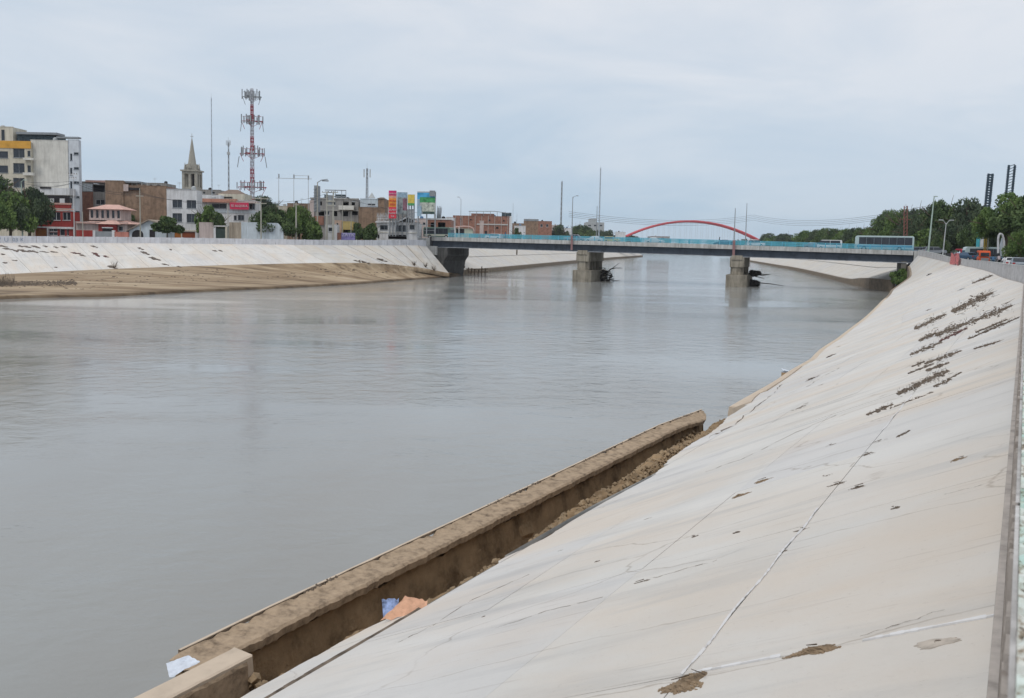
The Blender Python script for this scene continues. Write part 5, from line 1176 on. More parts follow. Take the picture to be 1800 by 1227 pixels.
for k in range(9):
    p = A(662+2.2*k, 391, 208.2); q_ = A(664+2.2*k, 377, 208.2); m.tube(p, q_, .06, .06, 4)
link(m, 'roof_railing', WHITE, o)
# billboards
def board(lab, px0, px1, y0, y1, Y, patches, lat=True, yb=None, grp='billboards beside the left end of the bridge', texts=(), name='billboard'):
    a = A(px0, y1, Y); b2 = A(px1, y0, Y); o = thing(name, ((a[0]+b2[0])/2, Y, 8), lab, 'billboard', grp)
    link(MB().box(a[0], Y, a[2], b2[0], Y+.25, b2[2]), 'panel', METAL, o)
    for k, (x0, ya, x1, yb2, mt_) in enumerate(patches): slabpx(o, 'printed_sheet', mt_, x0, ya, x1, yb2, Y-.02-.012*k, .011)
    yb = yb or 415; zb = A(px0, yb, Y)[2]; m = MB(); xs = np.linspace(a[0]+.2, b2[0]-.2, 3)
    for x in xs: m.box(x-.09, Y+.3, zb, x+.09, Y+.5, b2[2]-.1); m.box(x-.07, Y+1.4, zb, x+.07, Y+1.54, b2[2]-.6)
    n = 7
    for x in xs:
        for k in range(n):
            z0 = zb+(b2[2]-zb-.7)*k/n; z2 = zb+(b2[2]-zb-.7)*(k+1)/n; m.tube((x, Y+.4, z0), (x, Y+1.47, z2), .04, .04, 4)
    for k in range(n): z0 = zb+(b2[2]-zb-.7)*k/n; m.tube((xs[0], Y+1.47, z0), (xs[2], Y+1.47, z0), .04, .04, 4)
    link(m, 'support_lattice', POST, o)
    for (txt, px, py, h_, mt_) in texts: text_at(o, txt, px, py, Y-.12, h_, mt_)
    return o
MAG = mat('magenta_print', (.60,.03,.16), var=.15); REDP2 = mat('red_print', (.62,.05,.08), var=.2); ORP = mat('orange_print', (.72,.28,.05), var=.25, scale=1.5); PEACH = mat('peach_print', (.70,.35,.25), var=.2); SKYB = mat('sky_blue_print', (.08,.36,.62), var=.35, scale=.7); GRNP = mat('green_print', (.07,.30,.12), var=.5, scale=1.2); YELP = mat('yellow_print', (.62,.48,.10), var=.3, scale=1); GRYP = mat('grey_photo_print', (.30,.33,.34), var=.6, scale=1.1); PUR2 = mat('mauve_print', (.25,.13,.17), var=.5, scale=1); LB = mat('light_blue_print', (.30,.42,.52), var=.3, scale=1)
board('tall narrow red and orange billboard, leftmost of the group', 683, 697, 335, 384, 204, [(683.2,335.3,696.8,348,MAG),(683.2,344,696.8,348.6,PEACH),(683.2,348.6,696.8,364,ORP),(683.2,364,696.8,383.7,REDP2)],
      texts=[('OFERTA',690,340.5,2.6,WHITE),('PIURA',690,353,3.2,REDP2),('VEN',690,359.5,4,REDP2),('SUPER',690,369,3.2,WHITE),('MARKET',690,375,2.7,WHITE),('YA',690,380.5,3.4,WHITE)])
board('grey picture billboard between the red one and the yellow one', 698, 716, 338, 377, 206, [(698.2,338.3,715.8,347,LB),(698.2,347.2,715.8,376.8,GRYP),(708,349,715.5,370,PUR2)])
board('yellow billboard with a green lower edge', 716.6, 729, 342, 361, 205, [(716.8,342.2,728.8,357,YELP),(716.8,357.2,728.8,360.8,GRNP)], yb=395)
o = board('large blue and green landscape billboard, rightmost of the group', 733, 766.5, 337, 376, 205, [(733.3,339,765,350,SKYB),(738,347,765,356,GRNP),(733.3,350,737.9,361,LB),(741,356.2,764,372,mat('pale_photo_print', (.45,.48,.42), var=.5, scale=1.5, col2=(.12,.14,.13))),(743,372,764,376,mat('dark_green_print', (.06,.10,.09), var=.4))])
slabpx(o, 'top_board', GREYP, 755, 335, 765, 345, 204.6, .2); slabpx(o, 'hanging_sheet', LB, 733, 362, 741, 380, 204.7, .1)
m = MB()
for k in range(6): m.tube(A(768+1.3*k, 384, 207), A(769+1.5*k, 362+3*(k % 2), 207), .10, .07, 5)
link(m, 'side_struts', POST, o)
# houses right of the billboards
building('low shop with red panel and white frame right of the billboards', 752, 793, 386, 222, 10, BRICKR, opens=[(757,391,766,402),(770,391,783,402)], wins=[], clutter=1, bands=[(383.8,386.2,WHITE)], name='shop', cat='shop'); 
building('narrow white house end left of the long brick building', 784, 796, 382, 260, 8, WHITE, [(787,390,790,398)], clutter=0)
o, X0, X1, z1 = building('long red brick building with exposed concrete columns and roof frame', 796, 895, 380, 352, 14, BRICKR, [], clutter=1)
building('', 828, 868, 376, 354, 10, BRICKR, [], root=o, clutter=0, zb=z1+.1)
for k in range(9): slabpx(o, 'concrete_column', PALEC, 800+11.5*k, 379, 801.2+11.5*k, 414, 351.8, .19)
slabpx(o, 'ring_beam', PALEC, 838, 394, 893, 395, 351.75, .2); slabpx(o, 'white_corner', WHITE, 895.2, 380, 899.5, 414, 352, 10); slabpx(o, 'roof_shed', MATS['dark_shed'], 882, 374, 899, 382, 353, 6)
m = MB(); p = A(824,371.5,353); q_ = A(870,371.5,353); m.obox(p, q_, .2, .25); m.obox(A(870,371.5,353), A(895,375,353), .2, .25)
for x in (826,838,850,862,874,888): m.tube(A(x,380,353), A(x,372,353), .1, .1, 5)
link(m, 'roof_frame', POST, o)
for k in range(7): slabpx(o, 'small_opening', DARKIN, (808,826,846,859,872,884,852)[k], (384,385,400,386,399,387,406)[k], (811,829,850,862,876,887,856)[k], (386,387,404,388,402,389,411)[k], 351.85, .14)
# arched kiosk, column
o = thing('kiosk', (A(815,405,300)[0], 300, 8.5), 'pale green kiosk with curved pink roof edge behind the bridge railing', 'kiosk')
slabpx(o, 'wall', wallm('pale_green_render', (.45,.50,.42)), 800, 402, 832, 418, 300, 5); slabpx(o, 'opening', DARKIN, 802, 402.5, 816, 411, 299.9, .09)
arcp = [A(798,398,299.5)]+[A(x, y, 299.5) for x, y in ((815,396.4),(826,397),(831,400),(832.5,404),(832.5,410))]; m = MB()
for a, b_ in zip(arcp[:-1], arcp[1:]): m.prism([a, b_, b_+[0,0,-.45], a+[0,0,-.45]], (0,5.5,0))
link(m, 'curved_roof', mat('pink_roof', (.55,.38,.34)), o)
for x in (799, 806): slabpx(o, 'white_post', WHITE, x, 399, x+1.6, 418, 299.2, .25)
o = thing('masonry_pillar', (A(846,405,335)[0], 335, 8), 'pinkish square pillar in front of the long brick building', 'pillar'); slabpx(o, 'shaft', PINKW, 843, 389.5, 850, 412, 335, 1.1); slabpx(o, 'cap', PINKW, 842.5, 388, 850.5, 389.4, 334.9, 1.3)
building('grey roofed house past the long brick building', 921, 946, 387, 420, 14, BRICK, [], clutter=1, roof=GREYP, bands=[(385,388.5,GREYP)]); building('white walled house with a slanted parapet past the brick building', 904, 924, 397, 385, 12, WHITE, [(908,401,912,405)], clutter=1)
building('low brown house with dark openings between the white houses', 944, 970, 389, 470, 14, BRICKR, [(950,394,954,399),(960,394,964,399)], clutter=1)
o = thing('monument', (A(928,410,440)[0], 440, 7.3), 'white stepped pillar standing behind the bridge railing', 'pillar'); slabpx(o, 'plinth', WHITE, 923, 407, 934, 417, 440, 3); slabpx(o, 'shaft', WHITE, 925, 398, 932, 406.9, 440.5, 2)
building('yellow booth with white window behind the bridge railing', 955, 971, 406, 520, 6, wallm('booth_yellow', (.55,.48,.25)), [(960,411,967,417)], name='booth', cat='booth', clutter=0, zb=7.3)
building('pale distant building rising over the far trees', 1030, 1062, 391, 690, 20, wallm('far_pale', (.42,.44,.45)), [(1034,395,1039,398),(1044,395,1049,398),(1054,395,1059,398)], name='apartment_block', cat='building', clutter=1)
building('', 1036, 1048, 384.5, 694, 12, MATS['far_pale'], [], root=bpy.data.objects[[o_.name for o_ in bpy.data.objects if o_.get('label','').startswith('pale distant')][0]], clutter=0, zb=20)
building('low far building seen under the red arch', 1146, 1178, 415.5, 640, 20, wallm('far_grey', (.35,.33,.33)), [(1150,418,1156,420),(1162,418,1168,420)], name='building', cat='building', clutter=1)
for a, b_, y, Y, lab, mt_, wn_ in ((676,684,378,250,'narrow grey house between the brick house and the red billboard',GREYR,[]),(729,752,385,246,'low pale house behind the blue and green billboard',PINKW,[(734,391,739,396),(743,391,748,396)]),
    (462,505,362,262,'pale flat roofed house rising behind the garden trees',CREAM,[(470,368,477,374),(486,368,493,374)]),(505,546,358,258,'brown brick house rising behind the leafy trees',BRICK,[(530,362,535,368)]),
    (572,600,352,270,'tan house block seen over the grey house roofline',PINKW,[]),(900,924,393,395,'small tan brick house right of the long brick building',BRICK,[(905,397,909,401),(914,397,918,401)]),
    (966,986,396,520,'far mauve house left of the first distant trees',PINKW,[(971,400,974,403)]),(978,1006,401,560,'far low white house among the distant trees',WHITE,[(984,404,987,407)]),
    (250,292,322,262,'grey upper storey peeping over the long brick building',GREYR,[(262,324,268,327)]),(388,440,345,255,'low buff house behind the white house with the red banner',CREAM,[]),(1084,1100,408,640,'tiny far white house by the left foot of the red arch',WHITE,[])):
    building(lab, a, b_, y, Y, 8, mt_, wn_, clutter=2)
# ================================================================ poles, masts, towers
PCONC = mat('pole_concrete', (.40,.39,.34), var=.12)
PGRN = mat('pale_green_pole', (.36,.45,.40), rough=.6, var=.1)
def pole(lab, px, ytop, ybot, Y, r, mt, cross=(), name='utility_pole', cat='utility pole', grp='utility poles on the left bank', tip=None, arms=None, zb=None, lean=0):
    B = atY(px, ybot, Y); z0 = B[2] if zb is None else zb; T = atY(px+(tip or 0), ytop, Y)
    o = thing(name, (B[0], Y, z0), lab, cat, grp); link(MB().tube((B[0], Y, z0), (B[0]+lean, Y, T[2]), r, r*.55, 8), 'shaft', mt, o)
    for w_, dy in cross:
        z = T[2]-dy; link(MB().obox((B[0]-w_/2, Y-.15, z), (B[0]+w_/2, Y-.15, z), .12, .14), 'crossarm', mt, o)
        for q in (-.45, -.15, .15, .45): link(MB().tube((B[0]+q*w_, Y-.15, z+.07), (B[0]+q*w_, Y-.15, z+.3), .06, .04, 6), 'insulator', mat('insulator_brown', (.12,.07,.05), rough=.3), o)
    if arms:
        for ax, az_ in arms: link(MB().path([(B[0]+lean, Y, T[2]-.3), (B[0]+lean+ax*.5, Y, T[2]+az_*.8), (B[0]+lean+ax, Y, T[2]+az_)], .05).box(B[0]+lean+ax-.35, Y-.15, T[2]+az_-.08, B[0]+lean+ax+.35, Y+.15, T[2]+az_+.08), 'lamp_arm', mt, o)
    return o
pole('pale green lamp post in front of the dark trees at the left edge', 40, 318, 425, 176, .17, PGRN, name='lamp_post', cat='lamp post', arms=[(.8,.2)])
pole('thin white pole with short crossarms before the tall block', 131, 300, 425, 181, .10, WHITE, [(1.8,.8),(1.4,1.6)])
pole('concrete pole left of the bluish gable house', 146, 372, 425, 180, .12, PCONC)
pole('concrete pole with crossarm in front of the long brown brick building', 247, 331, 425, 179, .14, PCONC, [(1.6,1.6)])
pole('slim concrete pole beside the dark garden gate', 401, 357, 425, 183, .13, PCONC)
pole('concrete pole with double crossarm above the pale garden wall', 459, 346, 425, 182, .16, PCONC, [(3.2,.4),(2.4,1.4)])
pole('stout concrete pole standing before the leafy tree', 520.5, 356, 425, 187, .22, PCONC, [(1.2,.5)])
pole('left pole of the concrete pair carrying a transformer deck', 574.5, 336, 425, 193, .24, PCONC, [(2.2,.3)])
pole('right pole of the concrete pair carrying a transformer deck', 585.5, 336, 425, 193, .24, PCONC, [(2.2,.3)])
tr = thing('transformer', (A(580,350,193)[0], 193, A(580,352,193)[2]), 'grey transformer on a deck between the twin concrete poles', 'transformer')
slabpx(tr, 'deck', PCONC, 573, 352.5, 588, 354.5, 192.7, .9); slabpx(tr, 'deck', PCONC, 573, 360, 588, 361.5, 192.8, .6); slabpx(tr, 'tank', GREYP, 577, 343, 583.5, 352.3, 192.8, .8); slabpx(tr, 'lower_box', GREYP, 577, 355, 583, 359.8, 192.9, .5)
pole('short thin pole in front of the grey unfinished house', 602, 356, 412, 196, .09, PCONC); pole('thin pole at the right end of the yellow building', 617, 372, 412, 198, .10, PCONC)
pole('white flagpole before the corner house under the red billboard', 682, 365, 425, 203, .08, WHITE)
pole('slim white pole in front of the blue and green billboard', 763, 372, 413, 224, .10, PCONC)
# sign column with lamp arm
o = thing('sign_column', (A(555,370,200)[0], 200, 7), 'tall grey billboard seen edge on with a lamp arm at its top', 'sign column')
slabpx(o, 'panel', GREYP, 552, 326, 558, 372, 200, 3.0); link(MB().tube(A(558,425,199.8), A(558,320,199.8), .16, .12), 'mast', PCONC, o); link(MB().path([A(558,321,199.8), A(565,316.5,199.8), A(576,315,199.8)], .10), 'arm', POST, o); link(MB().box(*(A(566,318.6,199.8)), *(A(577,316.8,199.8)+[0,.5,0])), 'lamp_heads', POST, o)
m = MB()
for k in range(8): m.tube(A(551,372-5.5*k,199.9), A(559,368-5.5*k,199.9), .06, .06, 4)
link(m, 'lattice', POST, o)
# lattice telecom tower
PALEM_ = mat('antenna_grey', (.33,.35,.38))
REDM = mat('tower_red', (.34,.07,.09), rough=.6); WHM = mat('tower_white', (.50,.50,.54), rough=.6)
def lattice(o, cx, cy, z0, z1, w0, w1, n, mats, r=.07, tri=False):
    k_ = 3 if tri else 4
    for seg in range(n):
        za, zb2 = z0+(z1-z0)*seg/n, z0+(z1-z0)*(seg+1)/n; wa, wb = w0+(w1-w0)*seg/n, w0+(w1-w0)*(seg+1)/n; m = MB()
        ca = [(cx+wa*math.cos(.6+q*2*math.pi/k_), cy+wa*math.sin(.6+q*2*math.pi/k_), za) for q in range(k_)]; cb = [(cx+wb*math.cos(.6+q*2*math.pi/k_), cy+wb*math.sin(.6+q*2*math.pi/k_), zb2) for q in range(k_)]
        for q in range(k_): m.tube(ca[q], cb[q], r, r, 5); m.tube(ca[q], cb[(q+1) % k_], r*.6, r*.6, 4); m.tube(ca[(q+1) % k_], cb[q], r*.6, r*.6, 4); m.tube(cb[q], cb[(q+1) % k_], r*.6, r*.6, 4)
        link(m, 'lattice_section', mats[seg % len(mats)], o)
Y = 240; T = A(447,156,Y); B = A(443.5,352,Y)
o = thing('telecom_tower', (B[0], Y, B[2]), 'tall red and white lattice telecom tower with four rings of antennas', 'telecom tower')
lattice(o, B[0], Y, B[2]-4, T[2], .62, .38, 16, [REDM, REDM, WHM, WHM], .08)
for yy, w_ in ((170,2.6),(213,2.9),(270,3.4),(329,3.9)):
    z = A(445,yy,Y)[2]; m = MB()
    for q in range(3):
        t_ = .3+q*2.094; e = np.array([B[0]+w_*math.cos(t_), Y+w_*math.sin(t_), z]); e2 = np.array([B[0]+w_*math.cos(t_+2.094), Y+w_*math.sin(t_+2.094), z]); m.tube((B[0],Y,z), e, .07, .07, 5); m.tube(e, e2, .06, .06, 5); m.tube((B[0],Y,z-1.6), e, .05, .05, 5)
    m.tube((B[0]-w_,Y,z), (B[0]+w_,Y,z), .11, .11, 5); m.tube((B[0]-w_*.9,Y,z+1.3), (B[0]+w_*.9,Y,z+1.3), .07, .07, 5); m.tube((B[0]-w_,Y,z), (B[0]-w_*.7,Y,z-2.2), .07, .07, 5); m.tube((B[0]+w_,Y,z), (B[0]+w_*.7,Y,z-2.2), .07, .07, 5); link(m, 'antenna_ring', REDM if yy > 200 else GREYP, o)
    for q in range(16):
        t_ = q*2*math.pi/16+rng.random()*.3; rr = w_*(.6+.45*rng.random()); x, y = B[0]+rr*math.cos(t_), Y+rr*math.sin(t_); h = 1.1+1.0*rng.random()
        link(MB().box(x-.15, y-.10, z-h*.4, x+.10, y+.07, z+h), 'panel_antenna', GREYP if q % 2 else PALEM_, o)
m = MB(); 
for s_ in (-1, 1): m.tube((B[0]+s_*3.6, Y, A(445,283,Y)[2]+1.2), (B[0]+s_*4.1, Y, A(445,283,Y)[2]-1.8), .12, .10, 5); m.tube((B[0]+s_*2.9, Y, A(445,225,Y)[2]+1.5), (B[0]+s_*3.2, Y, A(445,225,Y)[2]-1), .10, .08, 5)
m.box(B[0]-.9, Y-.5, A(445,212,Y)[2]-1, B[0]-.1, Y+.5, A(445,212,Y)[2]+1.4); link(m, 'side_antennas', GREYP, o)
def mast(lab, px, y0, y1, Y, w_, mts, n=14, tri=True, tip=0, grp=None, zdown=3, cat='radio mast', name='radio_mast', r=.05):
    T = A(px+tip, y0, Y); B = A(px, y1, Y); o = thing(name, (B[0], Y, B[2]-zdown), lab, cat, grp); lattice(o, B[0], Y, B[2]-zdown, T[2], w_, w_*.6, n, mts, r, tri); link(MB().tube((B[0],Y,T[2]), (B[0],Y,T[2]+1.5), .04, .02), 'lightning_rod', METAL, o); return o, B, T
PALEM = mat('mast_pale', (.40,.45,.50), rough=.6)
mast('very thin tall pale mast right of the church spire', 372.5, 172, 330, 260, .16, [PALEM], 20, tip=2, r=.035)
o, B, T = mast('grey mast with small antennas at its tip left of the telecom tower', 402, 250, 333, 250, .25, [POST], 10, tip=1)
for q in range(5): link(MB().box(B[0]+(-.7+.3*q), 250, T[2]-.8-.3*(q % 2), B[0]+(-.6+.3*q), 250.15, T[2]+.5), 'panel_antenna', METAL, o)
link(MB().box(B[0]-.4, 249.8, T[2]-3.6, B[0]+.4, 250.2, T[2]-2.8), 'dish', METAL, o)
Y = 225
o = thing('aerial_masts', (A(517,350,Y)[0], Y, 8), 'row of three thin poles joined by a wire aerial above the leafy trees', 'radio aerial')
for px, y0 in ((490,305),(516.5,306),(542,308)): link(MB().tube(A(px,425,Y), A(px,y0,Y), .09, .06, 6), 'pole', METAL, o); link(MB().box(*(A(px-1,y0+8,Y)), *(A(px+1,y0+1,Y)+[0,.2,0])), 'insulator_box', GREYP, o)
m = MB(); m.tube(A(486,313,Y), A(548,314.5,Y), .07, .07, 5); m.tube(A(516,308.5,Y), A(543,309,Y), .05, .05, 4); link(m, 'boom', METAL, o)
o, B, T = mast('short antenna mast on the roof of the brick house', 645, 296, 346, 214, .35, [POST], 8, zdown=.5)
for s_ in (-1, 1): link(MB().box(B[0]+s_*.75-.12, 213.9, T[2]-2.2, B[0]+s_*.75+.12, 214.1, T[2]-.2), 'panel_antenna', METAL, o)
link(MB().cone((A(653,348,214)[0], 214.5, A(653,348,214)[2]), .9, 1.4, 10), 'dish', METAL, o)
mast('distant slim dark radio mast left of the tall bridge lamp post', 986, 319, 400, 520, .55, [POST], 12, tip=1, r=.13, zdown=8)
mast('distant tall pale guyed mast behind the left bridge pier', 1053, 295, 400, 520, .45, [PALEM], 16, tip=2, r=.09, zdown=8)
pole('curved arm street lamp above the kiosk behind the bridge', 809.5, 350, 412, 300, .12, POST, name='lamp_post', cat='lamp post', tip=-.5, arms=[(-1.0,.7)], zb=7.3)
pole('thin pole at the right end of the long brick building', 901, 357, 412, 352, .08, POST); 
pole('thin leaning pole behind the white pillar', 908, 376, 412, 370, .07, POST)
# right bank verticals
pole('tall pale green lamp post at the right end of the bridge', 1631.5, 347, 440, 168, .19, PGRN, name='lamp_post', cat='lamp post', grp='lamp posts on the right bank', tip=6, lean=.55, arms=[(.3,.2)], zb=7.4)
pole('grey double armed street lamp under the dark trees', 1657.5, 392, 440, 160, .13, METAL, name='lamp_post', cat='lamp post', grp='lamp posts on the right bank', tip=2, lean=.3, arms=[(-1.0,.55),(1.0,.55)], zb=7)
pole('short pale post at the right edge under the trees', 1777, 408, 452, 128, .13, PCONC, name='post', cat='post', grp='lamp posts on the right bank', tip=2, zb=6.4)
o = thing('gate_mast', (A(1591,400,200)[0], 200, 8), 'pair of rusty red lattice uprights behind the coach', 'mast')
for px in (1588.5, 1594): link(MB().obox(A(px,436,200), A(px+1,362,200), .16, .16), 'upright', mat('rusty_red', (.22,.09,.075)), o)
m = MB()
for k in range(12): m.tube(A(1588.5,434-6*k,200), A(1594.5,428-6*k,200), .06, .06, 4)
m.obox(A(1582,385,200), A(1601,386,200), .12, .12); link(m, 'lacing', MATS['rusty_red'], o)
TWR = mat('tower_dark_blue', (.04,.07,.10), rough=.6, var=.3)
for px, y0, y1, w_, Y, lab, n in ((1732.5,305,352,9.5,230,'dark ladder like twin tower, left of the two above the trees',11),(1769.5,290,345,14,235,'taller dark blue twin tower, right of the two above the trees',11)):
    o = thing('lattice_tower', (A(px,y1,Y)[0], Y, 8), lab, 'tower', 'twin lattice towers above the park')
    cx = A(px,y1,Y)[0]; zt_ = A(px+2,y0,Y)[2]; hw = w_/2*Y/1500
    for s_ in (-1, 1):
        link(MB().obox((cx+s_*hw*.75, Y, 7), (cx+s_*hw*.75+.9, Y, zt_), .42, .42), 'column', TWR, o)
        m = MB(); 
        for k in range(40): z = 7+(zt_-7)*k/40; m.box(cx+s_*hw*.75+.9*k/40-.3, Y-.33, z, cx+s_*hw*.75+.9*k/40+.3, Y+.33, z+.12)
        tag(link(m, 'column_ribs', TWR, o), kind='stuff')
    for k in range(3*n):
        z = 7+(zt_-7)*(k+.5)/(3*n); sh = .9*(k+.5)/(3*n); link(MB().obox((cx-hw*.75+sh, Y, z), (cx+hw*.75+sh, Y, z+(.6 if n and px > 1750 else 0)), .16 if px > 1750 else .3, .16 if px > 1750 else .45), 'rung', TWR, o)
o = thing('entrance_pylon', (A(1727,430,150)[0], 150, 6.6), 'tall white pylon with a teal edge behind the minibus', 'pylon')
slabpx(o, 'shaft', WHITE, 1722.5, 391.5, 1731, 445, 150, 1.0); slabpx(o, 'teal_edge', TEAL, 1721, 393, 1722.4, 445, 150.1, .8); slabpx(o, 'top_fin', WHITE, 1729, 387, 1731, 391.4, 150.2, .5)
o = thing('sign_frame', (A(1738,430,146)[0], 146, 6.6), 'yellow post frame with a red brown top sign beside the white pylon', 'sign frame')
YP = mat('yellow_post', (.50,.34,.06)); slabpx(o, 'post', YP, 1730.4, 408, 1731.8, 445, 146, .2); slabpx(o, 'post', YP, 1733.5, 408, 1734.6, 445, 146, .2); slabpx(o, 'post', PCONC, 1736.5, 414, 1737.6, 445, 146, .2); slabpx(o, 'crossbar', YP, 1729, 407.5, 1743, 408.9, 145.9, .2); slabpx(o, 'sign_plate', mat('rust_brown', (.20,.06,.04)), 1727.5, 404.5, 1738, 407.2, 145.8, .2)
o = thing('curved_frame', (A(1760,430,135)[0], 135, 6.5), 'white curved arch frame at the roadside under the trees', 'arch frame')
m = MB(); pts = [A(1754.5,445,135), A(1754.5,420,135), A(1756,413,135), A(1759,410.5,135), A(1762,413,135), A(1764,420,135), A(1765,432,135), A(1765,450,135)]; m.path(pts, .16, 7); link(m, 'bent_tube', WHITE, o)
p = [A(1759.5,432,135.2), A(1763,418,135.2), A(1767,424,135.2), A(1766,448,135.2), A(1760.5,450,135.2)]; link(MB().prism(p, (0,.4,0)), 'white_fin', BLUEW, o)
# orange pink safety netting on the wall gap
PINK = mat('pink_netting', (.60,.20,.20), var=.35, scale=6)
a = on_road(1684, .35, 0); b_ = on_road(1668, .5, 0); o = thing('safety_net', (a[0], a[1], 6.9), 'crumpled pink safety netting hung over the parapet wall', 'netting')
rows = []
for k in range(24):
    f = k/23; P = a*(1-f)+b_*f; s_, u_ = proj(P[0], P[1]); top_ = zc(s_)+1.25+.25*math.sin(f*9)+.1*rng.random(); bot = zc(s_)-.25+.3*math.sin(f*5); c, n = crest(s_)
    rows.append([(c[0]+n[0]*(.25+.12*math.sin(k*1.9+q)), c[1]+n[1]*(.25+.12*math.sin(k*1.9+q)), bot+(top_-bot)*q/6) for q in range(7)])
link(MB().grid(rows), 'net_sheet', PINK, o)
m = MB()
for k in (0, 8, 16, 23): m.tube((*rows[k][0][:2], rows[k][0][2]-.2), (*rows[k][6][:2], rows[k][6][2]+.15), .05, .04, 5)
link(m, 'stakes', RUST, o)
# overhead wires
o = thing('overhead_wires', (-60, 185, 16), 'thin dark power lines strung between the poles on the left bank', 'power lines'); WIRE = mat('wire', (.05,.05,.06))
def wire(p, q, sag): 
    pts = [np.array(p)*(1-f)+np.array(q)*f-np.array([0,0,sag*4*f*(1-f)]) for f in np.linspace(0, 1, 11)]; link(MB().path(pts, .028, 4), 'wire', WIRE, o)
for (x0, y0, Y0, x1, y1, Y1, sg_) in ((-60,300,176,131,318,181,1.2),(-60,330,176,131,322,181,1.0),(131,318,181,247,339,179,.9),(131,322,181,247,342,179,.9),(247,339,179,401,358,183,.8),(247,342,179,459,350,182,1.1),(459,350,182,520.5,360,187,.4),(459,354,182,574.5,340,193,.8),(520.5,360,187,574.5,344,193,.5),(585.5,340,193,763,374,224,1.2),(40,322,176,131,320,181,.8)):
    wire(A(x0,y0,Y0), A(x1,y1,Y1), sg_)
o = thing('overhead_wires', (60, 190, 16), 'faint power lines spanning the river above the bridge', 'power lines')
for k in range(4): wire(A(1000,372+3*k,205), A(1325,378+3*k,300), 2.0); wire(A(1325,378+3*k,300), A(1640,360+3*k,170), 2.5)
# ================================================================ debris
def clump(px, py, lw, lu, hgt, lab, mt=SOIL, n=None, ang=0, name='dirt_clump', cat='dirt clump', grp='clumps of dirt and litter on the near slope', sticks=0, frag=.16):
    # patch centred at a pixel; lw metres along the wall, lu metres down the slope
    P, nrm = hit(px, py); s_, u_ = proj(P.x, P.y); c, nn = crest(s_); tg = Vector((nn[1], -nn[0], 0))
    dn = Vector((nn[0], nn[1], 0)); dn = (dn-nrm*dn.dot(nrm)).normalized(); tg = tg.normalized()
    if ang: tg, dn = tg*math.cos(ang)+dn*math.sin(ang), dn*math.cos(ang)-tg*math.sin(ang)
    n = int(min(n*1.8, 700)); sticks = sticks//2; m = MB()
    ph = rng.random(4)*6.28
    for _ in range(n):
        r_ = math.sqrt(rng.random()); a = rng.random()*6.283; k = 1+.25*math.sin(3*a+ph[0])+.18*math.sin(5*a+ph[1]); x, y = r_*math.cos(a)*lw/2*k, r_*math.sin(a)*lu/2*k
        sz = (.25+.75*rng.random()**2)*hgt*(1.15-r_*.7); q = P+tg*x+dn*y+nrm*(hgt*.5*(1-r_)*rng.random())
        lump(m, q, max(.004, sz*.55), (1.5,1.5,.7))
    o = thing(name, (P.x, P.y, P.z), lab, cat, grp); tag(link(m, 'loose_bits', mt, o), kind='stuff')
    if sticks:
        m = MB()
        for _ in range(sticks):
            a = rng.normal()*.35; L_ = (.4+.8*rng.random())*lu*.5; q = P+tg*(rng.random()-.5)*lw+dn*(rng.random()-.5)*lu*.8+nrm*(.01+hgt*.6); d = (dn*math.cos(a)+tg*math.sin(a)+nrm*rng.normal()*.08)*L_
            m.tube(q-d*.5, q+d*.5, .0035+.004*rng.random()*hgt*8, .002, 4)
        tag(link(m, 'twigs', BARK, o), kind='stuff')
    return o
